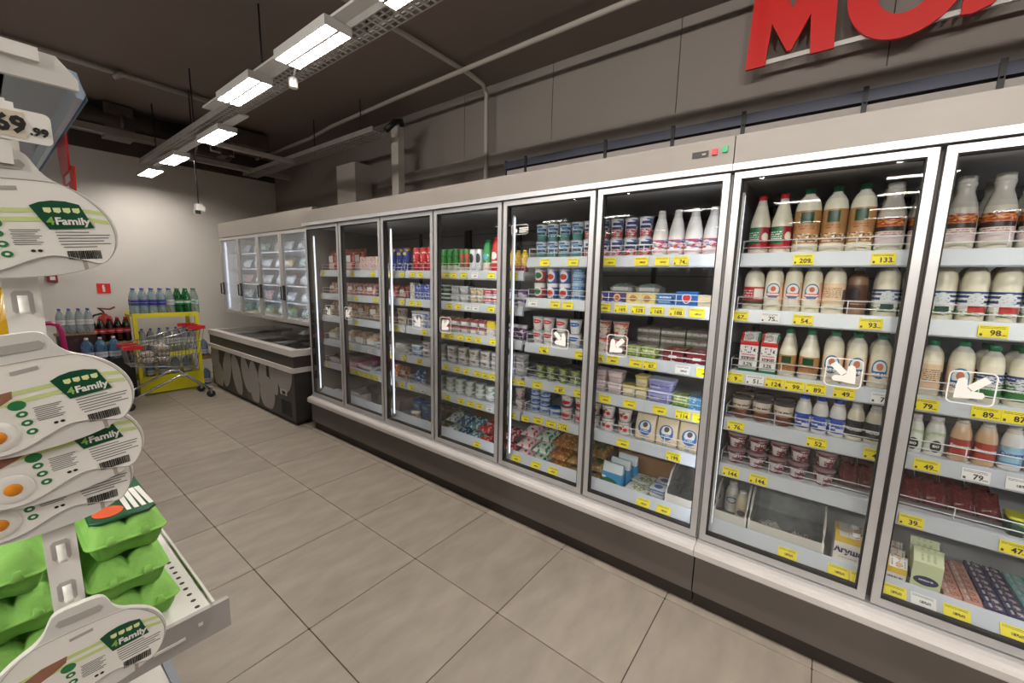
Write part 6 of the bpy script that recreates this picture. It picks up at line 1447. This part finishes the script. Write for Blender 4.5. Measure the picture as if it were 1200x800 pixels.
# stacked packs left of the rack
st = empty('stacking_table', (.78, 7.0, 0), 'low dark display plinth under the drink packs', 'plinth')
MB().box(.50, 1.10, 6.80, 7.15, 0, .69).build('plinth_body', M_black, st); MB().box(.50, 1.10, 6.80, 7.15, .69, .71).build('plinth_top', M_card, st)
for r in range(2):
    for i in range(5): far('cola_bottle', b_co, .785+.0745*i, 6.91+.085*r, .712, f'cola bottle with red label, {nth(i)} from left, {ROWN[r]} row of the pack', 'cola bottles').scale = (.78, .78, .95)
for r in range(2):
    for i in range(4): far('water_bottle', b_cl, .52+.0745*i, 6.745+.075*r, .86, f'clear water bottle on top of the left stack, {nth(i)} from left, {ROWN[r]} row', 'clear water bottles on the left stack').scale = (.84, .84, .84)
tag(MB().box(.46, .79, 6.70, 6.86, .84, .858).build('stack_board', M_card), 'cardboard sheet carrying the clear water bottles', 'cardboard')
tag(MB().box(.47, .78, 6.70, 6.79, .0, .838).build('cola_crate', pm('crate_cola', (44, 28, 30), [('band', .55, .75, (140, 34, 44)), ('noise', 8, .6, (80, 50, 50))])), 'dark cola carton below the clear water bottles', 'crate')
lp = empty('large_bottle_stand', (.78, 6.55, 0), 'dark low stand under the big blue bottles', 'stand'); MB().box(.62, .98, 6.57, 6.685, 0, .55).build('stand_body', M_black, lp)
for i in range(3): far('large_water_bottle', b_5l, .685+.112*i, 6.628, .552, f'big blue water bottle before the cola, {nth(i)} from left', 'big blue bottles before the cola').scale = (.72, .72, .72)
for k in range(2): far('large_water_bottle', b_5l, 1.87, 6.95, .0+.42*k+.002, ('big blue bottle on the floor between rack and freezer', 'big blue bottle stacked between rack and freezer')[k], 'bottles between rack and freezer')
tag(MB().box(1.80, 1.95, 6.87, 7.03, .37, .418).build('carton_sheet', M_card), 'cardboard layer between the two big blue bottles', 'cardboard')
# extinguisher, signs, call point
ex = empty('fire_extinguisher', (.98, 7.55, 0), 'red fire extinguisher behind the cola pack', 'extinguisher')
MB().rev([(.07, .48), (.075, .50), (.075, .93), (.06, .975), (.03, .99), (.025, 1.01)], 16, True, True, cx=.98, cy=7.55).build('cylinder', mat('extinguisher_red', (170, 44, 36), .4), ex)
MB().tube([(.98, 7.55, 1.01), (.96, 7.5, 1.05), (.91, 7.45, 1.09), (1.03, 7.52, 1.07), (1.08, 7.5, 1.10)], .012, 6).build('valve_lever', mat('dark_red', (110, 30, 30), .4), ex)
MB().tube([(.95, 7.5, 1.02), (.87, 7.46, 1.0), (.84, 7.46, .93)], .013, 6).build('hose', M_black, ex)
MB().box(.94, 1.02, 7.6, YB, .80, .84).build('wall_bracket', M_black, ex)
s = empty('wall_sign', (1.03, YB-.01, 1.30), 'red square sign with white extinguisher symbol', 'sign')
MB().box(.955, 1.085, YB-.012, YB-.004, 1.275, 1.405).build('plate', M_redsign, s)
m = MB(); m.prism([(1.008, 1.295), (1.032, 1.295), (1.032, 1.355), (1.025, 1.37), (1.025, 1.38), (1.034, 1.384), (1.014, 1.388), (1.006, 1.37)], YB-.0135, YB-.0122, 'y').build('symbol', M_white_decal, s)
s = empty('wall_sign', (.65, YB-.01, 1.55), 'small red sign with white ring beside the alarm box', 'sign')
MB().box(.595, .68, YB-.012, YB-.004, 1.535, 1.62).build('plate', M_redsign, s)
m = MB()
for q in ringpoly(.637, 1.577, .028, .018, .028, .018, 16): m.prism(q, YB-.0135, YB-.0122, 'y')
m.build('symbol', M_white_decal, s)
s = empty('alarm_box', (.57, YB-.03, 1.45), 'dark red fire alarm call box on the white wall', 'alarm box')
MB().box(.53, .615, YB-.05, YB, 1.42, 1.51).build('housing', mat('alarm_red', (150, 28, 34), .4), s); MB().box(.55, .595, YB-.053, YB-.05, 1.445, 1.49).build('button_plate', M_white, s)
# magenta flatbed trolley handle
t = empty('flatbed_trolley', (.3, 6.1, 0), 'magenta flatbed trolley partly hidden behind the packs', 'trolley')
M_mag = mat('magenta_paint', (176, 28, 104), .4)
MB().tube([(.10, 6.1, 1.04), (.40, 6.1, 1.04), (.445, 6.1, 1.02), (.465, 6.1, .96), (.51, 6.1, .14)], .021, 10).build('handle', M_mag, t)
MB().tube([(-.1, 6.1, 1.04), (.12, 6.1, 1.04)], .021, 10).build('handle', M_mag, t)
MB().box(-.3, .55, 5.75, 6.3, .12, .17).build('deck', M_mag, t)
for x, y in ((-.2, 5.8), (.45, 5.8), (-.2, 6.25), (.45, 6.25)): MB().rev([(.05, -.02), (.06, -.015), (.06, .015), (.05, .02)], 14).build('wheel', M_black, t) and None
for i, c_ in enumerate([o for o in t.children if o.name.startswith('wheel')]):
    x, y = ((-.2, 5.8), (.45, 5.8), (-.2, 6.25), (.45, 6.25))[i]; c_.location = (x-.0, y-0, .06); c_.rotation_euler[1] = PI/2
# shopping cart
c = empty('shopping_cart', (1.35, 6.4, 0), 'chrome shopping cart with red grips parked by the yellow rack', 'cart')
M_chr = mat('cart_chrome', (176, 176, 178), .25, metal=.75)
X0, X1, Yc0, Yc1 = .93, 1.66, 6.10, 6.52
def lerp(a, b, t): return a+(b-a)*t
zt0, zt1, zb0, zb1 = .72, .90, .50, .42
fr = MB()
for y, n in ((Yc0, 0), (Yc1, 1)):
    fr.tube([(X0, y+.05*(1-2*n), zt0), (X1, y, zt1)], .009, 6); fr.tube([(X0+.03, y+.06*(1-2*n), zb0), (X1-.1, y+.02*(1-2*n), zb1)], .007, 6)
fr.tube([(X0, Yc0+.05, zt0), (X0, Yc1-.05, zt0)], .009, 6); fr.tube([(X1, Yc0, zt1), (X1, Yc1, zt1)], .009, 6)
fr.build('basket_frame', M_chr, c)
wr_ = MB()
for y, n in ((Yc0, 0), (Yc1, 1)):
    for i in range(19):
        q = i/18; wr_.tube([(lerp(X0, X1, q), y+.05*(1-2*n)*(1-q), lerp(zt0, zt1, q)), (lerp(X0+.03, X1-.1, q), y+(.06-.04*q)*(1-2*n), lerp(zb0, zb1, q))], .0025, 4, False)
    for k in (.33, .66): wr_.tube([(X0+.03*k, y+.05*(1-2*n), lerp(zt0, zb0, k)), (X1-.1*k, y+.01*(1-2*n), lerp(zt1, zb1, k))], .003, 4, False)
for i in range(9):
    q = i/8; y = lerp(Yc0+.06, Yc1-.06, q); wr_.tube([(X0, y, zt0), (X0+.03, y, zb0), (X1-.1, y, zb1), (X1-.02, y, zt1)], .0025, 4, False)
wr_.build('basket_wires', M_chr, c, kind='stuff')
for y in (Yc0, Yc1): MB().box(X1-.16, X1+.01, y-.02, y+.02, zt1-.01, zt1+.03).build('red_grip', M_red, c)
MB().box(X0-.02, X0+.15, Yc0+.02, Yc0+.10, zt0-.025, zt0+.01).build('red_corner', M_red, c); MB().box(X0-.02, X0+.15, Yc1-.10, Yc1-.02, zt0-.025, zt0+.01).build('red_corner', M_red, c)
MB().tube([(X1-.03, Yc0, zt1+.02), (X1-.03, Yc1, zt1+.02)], .016, 8).build('handle', M_red, c)
for y in (Yc0+.02, Yc1-.02):
    MB().tube([(X0-.02, y, .10), (X0+.20, y, .22), (X0+.44, y, .33), (X0+.52, y, .33), (X1-.08, y, .20), (X1+.02, y, .10)], .014, 8).build('leg_frame', M_chr, c)
    for x in (X0-.02, X1+.02):
        wb = MB(); wb.rev([(.03, -.014), (.045, -.012), (.045, .012), (.03, .014)], 14); wb.v = [(x+a, y+cc, .047+b) for a, b, cc in wb.v]; wb.build('wheel', M_black, c)
        MB().box(x-.012, x+.012, y-.022, y+.022, .05, .12).build('wheel_fork', M_chr, c)
# goods in the cart
M_eggt = pm('grey_tray', (176, 166, 152), [('noise', 14, .52, (110, 100, 90)), ('noise', 9, .6, (226, 222, 214))], .7)
for i, (x, y) in enumerate(((1.13, 6.235), (1.27, 6.235), (1.13, 6.38), (1.27, 6.38))):
    for k in range(3 if i % 2 else 2):
        o = empty('egg_tray', (x, y, .51+.065*k), f'speckled egg tray in the shopping cart, {("front left", "front right", "rear left", "rear right")[i]} stack, {PN[k]}', 'tray', 'egg trays in the cart', world=False); tub(.11, .115, .055, M_eggt, M_eggt)(o)
# goods in the freezers
random.seed(11)
fm = [pm('fz_white', (214, 220, 222), [('noise', 5, .55, (150, 170, 180))], .3), pm('fz_green', (60, 120, 96), [('noise', 5, .55, (190, 206, 200))], .3), pm('fz_beige', (196, 176, 140), [('noise', 5, .55, (140, 110, 80))], .3), pm('fz_pink', (196, 150, 150), [('noise', 5, .55, (226, 220, 220))], .3)]
for d in range(4):
    for s in range(5):
        z = (1.066, 1.251, 1.451, 1.651, 1.851)[s]
        for i in range(2):
            y = 6.60-.615*d-.25*i
            mm = fm[1 if s == 0 and d < 3 else (0 if (s+d+i) % 3 else random.choice((2, 3, 1)))]
            nmx = {'fz_white': 'white', 'fz_green': 'green', 'fz_beige': 'beige', 'fz_pink': 'pink'}[mm.name]
            o = empty('frozen_pack', (2.28, y, z), f'{nmx} frozen pack behind misted {ORDN[d]} door, {ORDN[s]} level from below, {("left", "right")[i]} one', 'frozen pack', 'frozen packs behind misted doors', world=False)
            bag(.2, .12, .06, mm, 65, .3, d*5+s, M_wtag if (d+s) % 2 else None)(o)
cc = [(206, 210, 214), (60, 110, 130), (90, 60, 60), (180, 60, 60), (70, 120, 90), (196, 180, 150), (60, 80, 130)]
for i in range(6):
    for j in range(2):
        c1 = cc[(i*2+j*3) % 7]
        nmx = {0: 'white', 1: 'teal', 2: 'brown', 3: 'red', 4: 'green', 5: 'cream', 6: 'navy'}[(i*2+j*3) % 7]
        o = empty('frozen_bag', (2.14+.3*j, 4.5+.38*i, .612), f'{nmx} frozen bag inside the chest freezer, {nth(i)} from the near end, {("front", "rear")[j]} row', 'bag', 'bags inside the chest freezer', world=False); o.rotation_euler[2] = random.uniform(-.12, .12)
        body(pillow_mb(.3, .26, .09, 9, 7, .06, .4, i), o, 'bag_body', pm('fzbag%d' % ((i*2+j*3) % 7), c1, [('noise', 4, .56, (216, 220, 222)), ('txt', .3, .7, .4, .6, (230, 230, 230), 1)], .3))
thing(pillow_mb(.12, .12, .06, 9, 8, .1, .6, 77), 'plastic_wrap', M_white, (2.45, 5.15, .812), 'crumpled white plastic bag lying on the chest freezer lid', 'plastic bag')
